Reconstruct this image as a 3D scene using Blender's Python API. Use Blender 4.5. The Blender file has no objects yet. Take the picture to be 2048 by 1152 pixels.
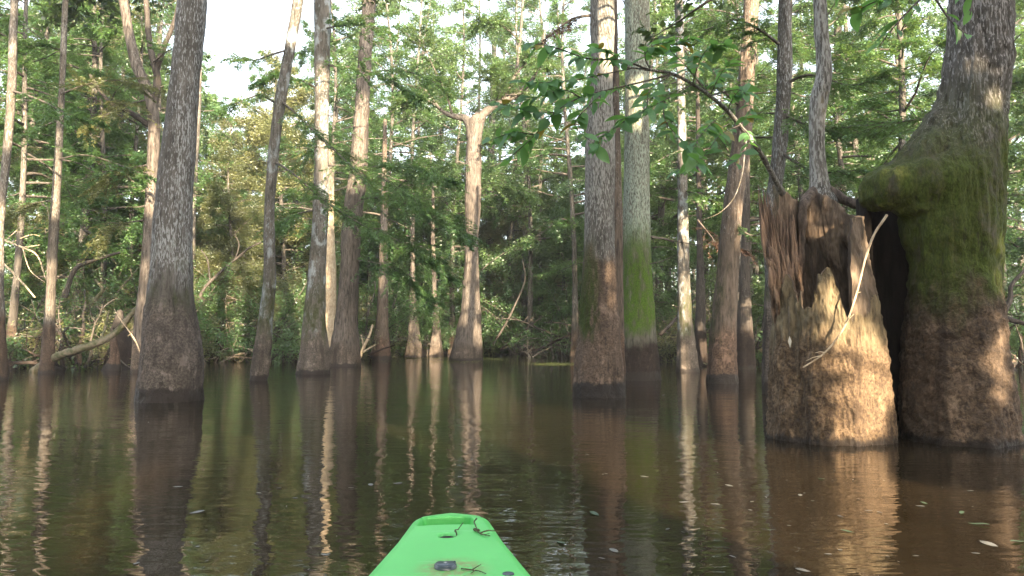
import bpy, math, random
import numpy as np
from mathutils import Vector

# ------------------------------------------------------------------ basics
SC = bpy.context.scene
COL = SC.collection
rad = math.radians
CAMZ, F, HOR = 0.85, 1500.0, 685.0
PITCH = math.atan((HOR - 576) / F)
CP, SP = math.cos(PITCH), math.sin(PITCH)
random.seed(11)
RNG = np.random.default_rng(11)

SUN_EL, SUN_AZ = rad(13), rad(20)          # azimuth: from straight behind the camera towards the right
SUN = np.array([math.sin(SUN_AZ) * math.cos(SUN_EL), -math.cos(SUN_AZ) * math.cos(SUN_EL), math.sin(SUN_EL)])


def P(x, y, D):
    """world point on the sight line of photo pixel (x, y) at distance D ahead"""
    dx, dy = (x - 1024) / F, (576 - y) / F
    d = np.array([dx, CP - dy * SP, SP + dy * CP])
    return np.array([0, 0, CAMZ]) + d * (D / d[1])


def S(px, y, D):
    """size in metres of px pixels at that distance"""
    dy = (576 - y) / F
    return px / F * D / (CP - dy * SP)


def Dw(y):
    return CAMZ * F / max(y - HOR, 1) * 1.0


# ------------------------------------------------------------------ noise
_perm = np.random.default_rng(3).permutation(256).astype(np.int64)
_perm = np.concatenate([_perm, _perm, _perm])


def vnoise(p, seed=0):
    p = np.asarray(p, float) + seed * 17.31
    i = np.floor(p).astype(np.int64)
    f = p - i
    f = f * f * (3 - 2 * f)
    i &= 255

    def h(a, b, c):
        return _perm[_perm[_perm[(i[..., 0] + a) & 255] + ((i[..., 1] + b) & 255)] + ((i[..., 2] + c) & 255)] / 255.0
    x, y, z = f[..., 0], f[..., 1], f[..., 2]
    a = h(0, 0, 0) * (1 - x) + h(1, 0, 0) * x
    b = h(0, 1, 0) * (1 - x) + h(1, 1, 0) * x
    c = h(0, 0, 1) * (1 - x) + h(1, 0, 1) * x
    d = h(0, 1, 1) * (1 - x) + h(1, 1, 1) * x
    return ((a * (1 - y) + b * y) * (1 - z) + (c * (1 - y) + d * y) * z) * 2 - 1


def fbm(p, o=3, seed=0):
    s, a, t = 0, 1, 0
    for k in range(o):
        s = s + a * vnoise(np.asarray(p) * (2 ** k), seed + k * 5)
        t += a
        a *= .5
    return s / t


def sstep(a, b, x):
    t = np.clip((x - a) / (b - a), 0, 1)
    return t * t * (3 - 2 * t)


# ------------------------------------------------------------------ mesh collecting
class MB:
    def __init__(s):
        s.V, s.Q, s.m, s.t, s.n, s.sm = [], [], [], [], 0, []

    def add(s, V, Q, mat=0, tint=None, smooth=True):
        V = np.asarray(V, float).reshape(-1, 3)
        Q = np.asarray(Q, np.int64)
        if Q.shape[1] == 3:
            Q = np.concatenate([Q, -np.ones((len(Q), 1), np.int64) - s.n], 1)
        s.V.append(V)
        s.Q.append(Q + s.n)
        s.n += len(V)
        k = len(Q)
        s.m.append(np.full(k, mat) if np.isscalar(mat) else np.asarray(mat))
        s.t.append(np.full(k, .5) if tint is None else np.broadcast_to(tint, (k,)))
        s.sm.append(np.full(k, smooth))

    def mesh(s, name, mats, origin=(0, 0, 0)):
        V = np.concatenate(s.V) - np.asarray(origin, float)
        Q = np.concatenate(s.Q)
        me = bpy.data.meshes.new(name)
        tri = Q[:, 3] < 0
        cnt = np.where(tri, 3, 4)
        keep = np.ones_like(Q, bool)
        keep[:, 3] = ~tri
        loops = Q[keep]
        start = np.concatenate([[0], np.cumsum(cnt)[:-1]])
        me.vertices.add(len(V))
        me.vertices.foreach_set('co', V.astype(np.float32).ravel())
        me.loops.add(len(loops))
        me.loops.foreach_set('vertex_index', loops.astype(np.int32))
        me.polygons.add(len(Q))
        me.polygons.foreach_set('loop_start', start.astype(np.int32))
        me.polygons.foreach_set('material_index', np.concatenate(s.m).astype(np.int32))
        me.polygons.foreach_set('use_smooth', np.concatenate(s.sm))
        for m in mats:
            me.materials.append(m)
        a = me.attributes.new('tint', 'FLOAT', 'FACE')
        a.data.foreach_set('value', np.concatenate(s.t).astype(np.float32))
        me.update(calc_edges=True)
        me.validate()
        return me

    def obj(s, name, mats, parent=None, origin=None):
        mats = mats if isinstance(mats, (list, tuple)) else [mats]
        o_ = np.asarray(parent.location if (origin is None and parent) else (origin if origin is not None else (0, 0, 0)), float)
        o = bpy.data.objects.new(name, s.mesh(name, mats, o_))
        COL.objects.link(o)
        if parent:
            o.parent = parent
        else:
            o.location = o_
        return o


def empty(name, loc, label, cat, group=None):
    o = bpy.data.objects.new(name, None)
    o.empty_display_size = .2
    COL.objects.link(o)
    o.location = Vector([float(c) for c in loc])
    return tag(o, label, cat, group)


def tag(o, label=None, cat=None, group=None, kind=None):
    if label: o['label'] = label
    if cat: o['category'] = cat
    if group: o['group'] = group
    if kind: o['kind'] = kind
    return o


def nrm(v):
    v = np.asarray(v, float)
    return v / np.maximum(np.linalg.norm(v, axis=-1, keepdims=True), 1e-9)


def smooth(pts, n):
    """Catmull-Rom through points (any number of columns)"""
    p = np.asarray(pts, float)
    p = np.concatenate([[2 * p[0] - p[1]], p, [2 * p[-1] - p[-2]]])
    u = np.linspace(0, len(p) - 3, n)
    i = np.minimum(u.astype(int), len(p) - 4)
    t = (u - i)[:, None]
    a, b, c, d = p[i], p[i + 1], p[i + 2], p[i + 3]
    return .5 * (2 * b + (c - a) * t + (2 * a - 5 * b + 4 * c - d) * t ** 2 + (3 * b - a - 3 * c + d) * t ** 3)


def tube(pts, r, seg=6, rough=0.0, seed=0, close=True):
    pts = np.asarray(pts, float)
    n = len(pts)
    r = np.broadcast_to(np.asarray(r, float), (n,))
    T = nrm(np.gradient(pts, axis=0))
    ref = np.array([0, 0, 1.0]) if abs(T[0, 2]) < .9 else np.array([1.0, 0, 0])
    N = np.zeros_like(pts)
    v = nrm(np.cross(T[0], ref))
    for k in range(n):
        v = v - T[k] * (v @ T[k])
        v = v / max(np.linalg.norm(v), 1e-9)
        N[k] = v
    B = np.cross(T, N)
    a = np.arange(seg) * 2 * math.pi / seg
    dirs = N[:, None] * np.cos(a)[None, :, None] + B[:, None] * np.sin(a)[None, :, None]
    rr = r[:, None] * np.ones(seg)
    if rough:
        sc = 1.0 / max(r.max(), 1e-4)
        rr = rr * (1 + rough * fbm((pts[:, None] + dirs * r[:, None, None]) * sc * .8, 2, seed))
    V = (pts[:, None] + dirs * rr[..., None]).reshape(-1, 3)
    i = np.arange(n - 1)[:, None] * seg
    j = np.arange(seg)
    q = np.stack([i + j, i + (j + 1) % seg, i + seg + (j + 1) % seg, i + seg + j], -1).reshape(-1, 4)
    if close:
        V = np.concatenate([V, [pts[0] - T[0] * r[0] * .3, pts[-1] + T[-1] * r[-1] * .6]])
        c0, c1 = n * seg, n * seg + 1
        t0 = np.stack([np.full(seg, c0), (j + 1) % seg, j, np.full(seg, c0)], -1)
        t1 = np.stack([np.full(seg, c1), (n - 1) * seg + j, (n - 1) * seg + (j + 1) % seg, np.full(seg, c1)], -1)
        # degenerate quads -> make triangles by marking the last index -1 later
        q = np.concatenate([q, np.stack([t0[:, 0], t0[:, 1], t0[:, 2], -np.ones(seg, int) * 10 ** 9], -1),
                            np.stack([t1[:, 0], t1[:, 1], t1[:, 2], -np.ones(seg, int) * 10 ** 9], -1)])
    return V, q


def leaf_quads(b, d, n, L, Wd):
    """rhombic leaves: base points, unit directions, normals"""
    s = nrm(np.cross(d, n))
    L = np.broadcast_to(L, (len(b),))[:, None]
    Wd = np.broadcast_to(Wd, (len(b),))[:, None]
    V = np.stack([b, b + d * L * .42 + s * Wd * .5, b + d * L, b + d * L * .42 - s * Wd * .5], 1)
    k = np.arange(len(b))[:, None] * 4
    return V.reshape(-1, 3), k + np.arange(4)


# ------------------------------------------------------------------ sunlit places: beams cut through unseen leaves to place sun
# (photo pixel x, y, distance, radius in metres); two-point entries are bars of light
GATES = [
    ((1650, 560, 6.5), (1665, 860, 6.5), .20), ((1705, 660, 6.5), (1712, 860, 6.5), .13),
    ((1770, 660, 6.6), (1772, 860, 6.6), .03), ((1620, 620, 6.5), (1625, 860, 6.5), .10),
    ((1885, 760, 6.2), (1892, 860, 6.2), .09), ((1975, 650, 6.3), (1990, 820, 6.3), .15),
    ((1980, 480, 6.4), (1980, 540, 6.4), .10), ((1930, 150, 6.5), (1985, 260, 6.5), .07),
    ((1200, 50, 12), (1205, 125, 12), .4), ((1268, 170, 17), (1270, 235, 17), .3),
    ((1165, 700, 12), (1175, 745, 12), .12),
    ((1215, 610, 12), (1222, 612, 12), .08),
    ((1465, 440, 16), (1462, 500, 16), .2), ((1455, 620, 16), (1450, 740, 16), .14),
    ((1640, 190, 7.2), (1635, 240, 7.2), .08),
    ((950, 250, 36), (945, 450, 36), .7), ((945, 640, 36), (950, 680, 36), .4),
    ((825, 640, 45), (828, 712, 45), .7), ((873, 650, 46), (875, 705, 46), .5),
    ((765, 630, 35), (767, 710, 35), .35), ((660, 460, 25), (658, 600, 25), .35),
    ((640, 290, 21), (640, 330, 21), .25), ((635, 370, 21), (632, 400, 21), .2),
    ((100, 540, 21), (100, 620, 21), .25), ((110, 330, 21), (108, 420, 21), .2),
    ((278, 540, 21), (275, 735, 21), .2), ((300, 280, 21), (300, 420, 21), .3),
    ((293, 690, 10.8), (296, 725, 10.8), .05), ((345, 712, 10.6), (346, 714, 10.6), .07),
    ((30, 60, 17), (28, 130, 17), .12), ((15, 240, 17), (10, 300, 17), .1),
    ((715, 250, 28), (705, 330, 28), .3), ((700, 340, 28), (690, 400, 28), .3),
    ((120, 450, 34), (200, 600, 34), 1.2), ((60, 470, 28), (30, 480, 28), .8),
    ((200, 140, 40), (230, 200, 40), 2.5), ((450, 640, 34), (480, 715, 34), 1.5),
    ((1010, 480, 50), (1020, 600, 50), 1.6), ((985, 560, 47), (980, 630, 47), .5),
    ((390, 120, 26), (386, 420, 26), .3), ((550, 480, 38), (570, 560, 38), 1.8),
    ((1675, 130, 22), (1675, 190, 22), .3),
    ((1000, 620, 48), (1130, 690, 46), 1.5), ((780, 620, 50), (890, 690, 50), 1.3), ((1000, 420, 54), (1140, 430, 52), 2.0),
    ((560, 690, 36), (720, 705, 36), 1.0), ((580, 560, 36), (575, 640, 36), .7),
    ((200, 470, 32), (300, 420, 32), 2.0), ((450, 330, 40), (560, 400, 40), 2.5),
]
_g = [(P(*a), P(*b), r + .005 * a[2], r >= .79) for a, b, r in GATES]
# places where the unseen leaves are kept to hold shade, apart from those beams
GUARDS = [((1910, -50, 6.6), (1910, 900, 6.6), .85), ((1660, 350, 6.6), (1660, 870, 6.6), .75), ((345, 0, 11), (345, 800, 11), .7), ((1205, 0, 12), (1195, 790, 12), .6),
          ((1275, 0, 17), (1280, 760, 17), .7), ((1350, 150, 5), (1100, 150, 4), .8), ((900, 1030, 2.4), (900, 1150, 1.8), .8), ((1800, 60, 10), (1700, 330, 10), 1.6), ((700, 400, 15.5), (760, 470, 15.3), .7)]
GUARDS += [((735, 50, 27), (690, 730, 27), .7), ((940, 500, 35.5), (935, 720, 35.5), .8), ((1490, 100, 15.8), (1445, 760, 15.8), .5), ((560, 150, 17), (520, 750, 17), .35),
           ((645, 0, 20.5), (626, 745, 20.5), .5), ((28, 0, 17), (0, 740, 17), .35), ((125, 0, 21), (93, 745, 21), .4), ((275, 100, 21), (277, 745, 21), .5), ((1640, 0, 7.2), (1638, 390, 7.2), .3), ((1568, 0, 12.5), (1543, 760, 12.5), .4)]
_gd = [(P(*a), P(*b), r) for a, b, r in GUARDS]


def gate(pts, grow=1.0, flecks=None):
    """True for points that do not stand in the way of one of the sun beams"""
    ok = np.ones(len(pts), bool)
    if flecks is not None:
        U = nrm(np.cross(SUN, [0, 0, 1])); W = np.cross(U, SUN)
        qq = np.stack([pts @ U, pts @ W, 0 * pts[:, 0]], -1)
        open_ = fbm(qq * .75, 2, 21) > flecks
        for a, b, r in _gd:
            a2, b2 = np.array([a @ U, a @ W]), np.array([b @ U, b @ W])
            t = np.clip(((qq[:, :2] - a2) @ (b2 - a2)) / max((b2 - a2) @ (b2 - a2), 1e-9), 0, 1)
            open_ &= np.linalg.norm(qq[:, :2] - (a2 + t[:, None] * (b2 - a2)), axis=1) > r
        ok &= ~open_
    U = nrm(np.cross(SUN, [0, 0, 1]))
    W = np.cross(U, SUN)
    q = np.stack([pts @ U, pts @ W], -1)
    gd = np.zeros(len(pts), bool)
    for a, b, r in _gd:
        a2, b2 = np.array([a @ U, a @ W]), np.array([b @ U, b @ W])
        t = np.clip(((q - a2) @ (b2 - a2)) / max((b2 - a2) @ (b2 - a2), 1e-9), 0, 1)
        gd |= np.linalg.norm(q - (a2 + t[:, None] * (b2 - a2)), axis=1) < r
    for a, b, r, wide in _g:
        a2, b2 = np.array([a @ U, a @ W]), np.array([b @ U, b @ W])
        ab = b2 - a2
        t = np.clip(((q - a2) @ ab) / max(ab @ ab, 1e-9), 0, 1)
        d = np.linalg.norm(q - (a2 + t[:, None] * ab), axis=1)
        front = (pts - a) @ SUN > .8
        hit = (d < r * grow + .06) & front
        ok &= ~(hit & ~gd) if wide else ~hit
    return ok


# ------------------------------------------------------------------ materials
def new_mat(name):
    m = bpy.data.materials.new(name)
    m.use_nodes = True
    nt = m.node_tree
    nt.nodes.clear()
    return m, nt


class NT:
    """short-hand for node building"""
    def __init__(s, nt): s.nt = nt; s.N = nt.nodes

    def n(s, t, **kw):
        x = s.N.new(t)
        for k, v in kw.items(): setattr(x, k, v)
        return x

    def link(s, a, b): s.nt.links.new(a, b)

    def put(s, sock, v):
        if hasattr(v, 'is_output'): s.link(v, sock)
        elif isinstance(v, (tuple, list)): sock.default_value = tuple(v) if len(v) != 3 or sock.type != 'RGBA' else (*v, 1)
        else: sock.default_value = v

    def math(s, op, a, b=0.0, c=None, clamp=False):
        x = s.n('ShaderNodeMath', operation=op, use_clamp=clamp)
        s.put(x.inputs[0], a); s.put(x.inputs[1], b)
        if c is not None: s.put(x.inputs[2], c)
        return x.outputs[0]

    def ss(s, a, b, v):
        x = s.n('ShaderNodeMapRange', interpolation_type='SMOOTHSTEP')
        s.put(x.inputs[0], v); s.put(x.inputs[1], a); s.put(x.inputs[2], b)
        x.inputs[3].default_value = 0; x.inputs[4].default_value = 1
        return x.outputs[0]

    def mix(s, f, a, b):
        x = s.n('ShaderNodeMix', data_type='RGBA')
        s.put(x.inputs[0], f); s.put(x.inputs[6], a); s.put(x.inputs[7], b)
        return x.outputs[2]

    def noise(s, vec, scale, detail=4, rough=.55, stretch=None, out=0):
        if stretch:
            mp = s.n('ShaderNodeMapping')
            s.link(vec, mp.inputs[0]); mp.inputs[3].default_value = stretch
            vec = mp.outputs[0]
        x = s.n('ShaderNodeTexNoise')
        s.link(vec, x.inputs['Vector'])
        x.inputs['Scale'].default_value = scale; x.inputs['Detail'].default_value = detail
        x.inputs['Roughness'].default_value = rough
        return x.outputs[out]


def bark(name, dark, light, fleck=None, fleck_amt=.5, fleck_z=1.5, mud_z=1.6, mud=(.115, .075, .05), mud2=(.045, .03, .021),
         moss=None, moss_z=(1, 2), moss_amt=.5, moss_x=0.0, wet_z=.12, fine=1.0, ridge=.6, blotch=None, blotch_amt=.4, topmoss=0):
    m, nt = new_mat(name)
    k = NT(nt)
    g = k.n('ShaderNodeNewGeometry')
    pos = g.outputs['Position']
    sep = k.n('ShaderNodeSeparateXYZ'); k.link(pos, sep.inputs[0])
    z = sep.outputs[2]
    info = k.n('ShaderNodeObjectInfo')
    rid = k.noise(pos, 22 * fine, 5, .62, (1, 1, .16))
    blo = k.noise(pos, 2.6 * fine, 4, .6, (1, 1, .5))
    finen = k.noise(pos, 60 * fine, 3, .6, (1, 1, .5))
    c = k.mix(k.ss(.32, .68, rid), dark, light)
    c = k.mix(k.math('MULTIPLY', k.ss(.35, .75, blo), .55), c, tuple(x * .55 for x in dark))
    if blotch:
        b2 = k.noise(pos, 3.4 * fine, 5, .62, (1, 1, .6))
        c = k.mix(k.math('MULTIPLY', k.ss(.52, .62, b2), blotch_amt), c, blotch)
    zn = k.math('ADD', z, k.math('MULTIPLY', k.math('SUBTRACT', blo, .5), 1.1))
    if fleck:
        fl = k.noise(pos, 62 * fine, 3, .6, (1, 1, .2))
        fb = k.noise(pos, 1.7 * fine, 3, .5, (1, 1, .35))
        thr = k.math('SUBTRACT', .86 - .26 * fleck_amt, k.math('MULTIPLY', fb, .36))
        ff = k.ss(0.0, .09, k.math('SUBTRACT', fl, thr))
        ff = k.math('MULTIPLY', ff, k.ss(fleck_z - .15, fleck_z + .25, zn))
        c = k.mix(k.math('MULTIPLY', ff, .75), c, fleck)
    # flood mud below the high-water line
    mudf = k.ss(mud_z + .22, mud_z - .12, zn)
    rough_n = k.noise(pos, 34 * fine, 5, .7)
    mc = k.mix(k.ss(.35, .66, rough_n), mud2, mud)
    mbl = k.noise(pos, 2.2, 3, .6)
    mo = k.noise(pos, 5.5 * fine, 5, .7, (1, 1, .75))
    mc = k.mix(k.math('MULTIPLY', k.ss(.54, .66, mo), .7), mc, tuple(min(1, x * 1.7) for x in mud))
    mc = k.mix(k.math('MULTIPLY', k.ss(.44, .32, mo), .75), mc, tuple(x * .6 for x in mud2))
    mc = k.mix(k.math('MULTIPLY', k.ss(.48, .75, mbl), .6), mc, tuple(x * .6 for x in mud2))
    c = k.mix(mudf, c, mc)
    if moss:
        mn = k.noise(pos, 7 * fine, 6, .72, (1, 1, .45))
        mz = k.math('MULTIPLY', k.ss(moss_z[0] - .1, moss_z[0] + .25, zn), k.ss(moss_z[1] + .6, moss_z[1] - .6, zn))
        amt = k.math('MULTIPLY', mz, k.ss(.62 - moss_amt * .55, .92 - moss_amt * .55, mn))
        if moss_x:
            ns = k.n('ShaderNodeSeparateXYZ'); k.link(g.outputs['Normal'], ns.inputs[0])
            amt = k.math('MULTIPLY', amt, k.ss(-.1, .75, k.math('MULTIPLY', ns.outputs[0], moss_x)))
        mcol = k.mix(k.ss(.3, .7, mn), (moss[0] * .95, moss[1] * .62, moss[2]), moss)
        mcol = k.mix(k.ss(.35, .65, finen), tuple(x * .5 for x in moss), mcol)
        c = k.mix(amt, c, mcol)
    c = k.mix(k.math('MULTIPLY', k.ss(.44, .30, rid), .6), c, (dark[0] * .25, dark[1] * .25, dark[2] * .25))
    strk = k.noise(pos, 6.5 * fine, 4, .6, (1, 1, .09))
    c = k.mix(k.math('MULTIPLY', k.math('MULTIPLY', k.ss(.50, .34, strk), .65), mudf), c, (mud2[0] * .6, mud2[1] * .6, mud2[2] * .6))
    wet = k.ss(wet_z + .03, wet_z - .03, k.math('ADD', z, k.math('MULTIPLY', k.math('SUBTRACT', mo, .5), .22)))
    c = k.mix(wet, c, (.03, .023, .018))
    hsv = k.n('ShaderNodeHueSaturation')
    k.put(hsv.inputs['Value'], k.math('MULTIPLY_ADD', info.outputs['Random'], .2, .56)); k.link(c, hsv.inputs['Color'])
    bs = k.n('ShaderNodeBsdfPrincipled')
    k.link(hsv.outputs[0], bs.inputs['Base Color'])
    k.put(bs.inputs['Roughness'], k.math('MULTIPLY_ADD', wet, -.35, .88))
    bs.inputs['Specular IOR Level'].default_value = .25
    h = k.math('ADD', k.math('MULTIPLY', rid, ridge), k.math('MULTIPLY', finen, .25))
    h2 = k.math('ADD', k.math('MULTIPLY', rough_n, 1.0), k.math('MULTIPLY', finen, .3))
    hm = k.n('ShaderNodeMix', data_type='FLOAT'); k.put(hm.inputs[0], mudf); k.put(hm.inputs[2], h); k.put(hm.inputs[3], h2)
    bu = k.n('ShaderNodeBump'); bu.inputs['Strength'].default_value = .9; bu.inputs['Distance'].default_value = (.045 if topmoss else .03) / fine
    k.link(hm.outputs[0], bu.inputs['Height']); k.link(bu.outputs[0], bs.inputs['Normal'])
    out = k.n('ShaderNodeOutputMaterial'); k.link(bs.outputs[0], out.inputs[0])
    return m


def leafmat(name, c0, c1, trans, tmix=.42, gloss=.06, rough=.45):
    m, nt = new_mat(name)
    k = NT(nt)
    at = k.n('ShaderNodeAttribute', attribute_name='tint')
    info = k.n('ShaderNodeObjectInfo')
    t = k.math('ADD', k.math('MULTIPLY', at.outputs['Fac'], .8), k.math('MULTIPLY', k.math('SUBTRACT', info.outputs['Random'], .5), .35), clamp=True)
    c = k.mix(t, c0, c1)
    tc = k.mix(t, tuple(x * .7 for x in trans), trans)
    d = k.n('ShaderNodeBsdfDiffuse'); k.link(c, d.inputs[0])
    tr = k.n('ShaderNodeBsdfTranslucent'); k.link(tc, tr.inputs[0])
    mx = k.n('ShaderNodeMixShader'); mx.inputs[0].default_value = tmix
    k.link(d.outputs[0], mx.inputs[1]); k.link(tr.outputs[0], mx.inputs[2])
    gl = k.n('ShaderNodeBsdfGlossy'); gl.inputs['Roughness'].default_value = rough
    gl.inputs[0].default_value = (.8, .85, .9, 1)
    m2 = k.n('ShaderNodeMixShader'); m2.inputs[0].default_value = gloss
    k.link(mx.outputs[0], m2.inputs[1]); k.link(gl.outputs[0], m2.inputs[2])
    out = k.n('ShaderNodeOutputMaterial'); k.link(m2.outputs[0], out.inputs[0])
    return m


def plain(name, c, rough=.8, c2=None, scale=20, stretch=None, bump=.0, spec=.3):
    m, nt = new_mat(name)
    k = NT(nt)
    g = k.n('ShaderNodeNewGeometry')
    n = k.noise(g.outputs['Position'], scale, 5, .6, stretch)
    col = k.mix(k.ss(.35, .65, n), c, c2 or tuple(x * .6 for x in c))
    bs = k.n('ShaderNodeBsdfPrincipled')
    k.link(col, bs.inputs['Base Color']); bs.inputs['Roughness'].default_value = rough
    bs.inputs['Specular IOR Level'].default_value = spec
    if bump:
        bu = k.n('ShaderNodeBump'); bu.inputs['Distance'].default_value = bump
        k.link(n, bu.inputs['Height']); k.link(bu.outputs[0], bs.inputs['Normal'])
    out = k.n('ShaderNodeOutputMaterial'); k.link(bs.outputs[0], out.inputs[0])
    return m


M = {}
M['grey'] = bark('lichen_flecked_grey_bark', (.075, .068, .06), (.15, .14, .125), (.40, .42, .42), .62, 1.75, 1.45,
                 moss=(.05, .065, .02), moss_z=(1.3, 1.9), moss_amt=.35, wet_z=.2, mud=(.165, .14, .118), mud2=(.062, .051, .043))
M['pale'] = bark('pale_lichen_bark', (.11, .10, .085), (.24, .225, .20), (.44, .44, .40), .85, 2.05, 2.2, mud=(.25, .18, .13), mud2=(.095, .066, .047),  # mud tone also lightened, standing in for a missing sun patch
                 moss=(.07, .115, .015), moss_z=(.9, 2.2), moss_amt=.75, moss_x=-1.0, wet_z=.24)
M['mossy'] = bark('green_mossy_bark', (.09, .085, .065), (.19, .18, .14), (.36, .43, .34), .8, 3.1, .8, mud=(.05, .036, .028), mud2=(.025, .019, .015),
                  moss=(.085, .17, .014), moss_z=(1.1, 3.2), moss_amt=.66, wet_z=.2)
M['giant'] = bark('old_mossy_giant_bark', (.075, .065, .055), (.19, .175, .155), (.40, .38, .36), .6, 2.6, 1.35, mud=(.19, .138, .095), mud2=(.075, .053, .038),
                  moss=(.085, .125, .018), moss_z=(1.15, 2.8), moss_amt=.74, topmoss=1, wet_z=.06, ridge=.9)
M['cypress'] = bark('fibrous_cypress_bark', (.072, .060, .050), (.21, .18, .152), (.33, .32, .29), .3, 2, .7, mud=(.15, .122, .098), mud2=(.065, .051, .04), ridge=1.2, fine=.8)
M['thin'] = bark('thin_brown_bark', (.09, .077, .062), (.20, .172, .14), (.36, .35, .32), .55, 1.5, 1.3, mud=(.15, .105, .075), mud2=(.07, .05, .036), wet_z=.07)
M['lichenspot'] = bark('lichen_blotched_bark', (.095, .086, .07), (.20, .182, .155), (.38, .42, .43), .4, 2.2, 1.0, blotch=(.36, .40, .41), blotch_amt=.85,
                       moss=(.07, .085, .025), moss_z=(.9, 2.4), moss_amt=.5, mud=(.18, .15, .122), mud2=(.08, .066, .053), wet_z=.12)
M['brown'] = bark('brown_stained_bark', (.085, .066, .05), (.185, .145, .11), (.34, .32, .29), .5, 3.0, 1.0, mud=(.19, .125, .085), mud2=(.075, .05, .036),
                  moss=(.05, .065, .02), moss_z=(.8, 2.5), moss_amt=.4, moss_x=-1.0, wet_z=.2)
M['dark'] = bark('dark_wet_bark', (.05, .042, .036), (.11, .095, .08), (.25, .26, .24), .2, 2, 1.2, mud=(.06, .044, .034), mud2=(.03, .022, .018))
M['far'] = bark('distant_bark', (.058, .052, .044), (.15, .136, .115), (.30, .29, .26), .5, 2.5, 1.4, mud=(.13, .095, .07), mud2=(.06, .042, .03), fine=.5)
M['limb'] = plain('limb_bark', (.05, .043, .036), .9, (.10, .088, .074), 18, (1, 1, .4), .01)
M['bleached'] = plain('bleached_dead_wood', (.30, .23, .15), .9, (.45, .37, .26), 16, (1, 1, .5), .01)
M['bleachedtwig'] = plain('grey_dead_twigs', (.14, .115, .085), .9, (.24, .20, .15), 16, (1, 1, .5), .01)
M['twig'] = plain('twig_bark', (.055, .045, .036), .9, (.11, .09, .075), 30)
M['stump'] = bark('rough_stump_bark', (.11, .088, .055), (.27, .215, .13), None, 0, 9, .8, mud=(.22, .155, .095), mud2=(.075, .05, .033), wet_z=.05, ridge=1.0, fine=1.1)
M['rot'] = plain('rotten_heartwood', (.06, .045, .034), .95, (.20, .145, .10), 9, (1, 1, .2), .035)
M['weathered'] = plain('weathered_inner_wood', (.05, .04, .03), .95, (.15, .115, .085), 7, (1, 1, .3), .03)
M['redrot'] = plain('red_splintered_wood', (.06, .042, .032), .95, (.22, .145, .098), 26, (1, 1, .1), .03)
M['black'] = plain('shade_black_hollow_wood', (.006, .005, .004), .95, (.016, .012, .010), 9, (1, 1, .25), .03)  # rotten wood, blackened so its colour holds the hollow's shade
M['fern'] = leafmat('feathery_cypress_leaves', (.036, .098, .032), (.095, .18, .044), (.21, .33, .07))
M['leaf'] = leafmat('tupelo_leaves', (.034, .088, .032), (.095, .158, .046), (.21, .31, .07))
M['olive'] = leafmat('olive_shrub_leaves', (.065, .09, .035), (.18, .18, .065), (.25, .27, .07))
M['big'] = leafmat('broad_near_leaves', (.07, .17, .055), (.12, .26, .08), (.20, .42, .08), .46, .05, .5)
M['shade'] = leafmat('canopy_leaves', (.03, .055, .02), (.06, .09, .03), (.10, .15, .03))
M['dry'] = leafmat('dry_rusty_leaves', (.06, .03, .018), (.14, .075, .04), (.16, .08, .03))
M['fallen'] = leafmat('fallen_leaf', (.07, .066, .05), (.15, .14, .11), (.2, .2, .12), .15, .15)
M['fallengreen'] = leafmat('fallen_green_leaf', (.035, .06, .03), (.07, .11, .055), (.1, .2, .06), .15, .08)


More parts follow.
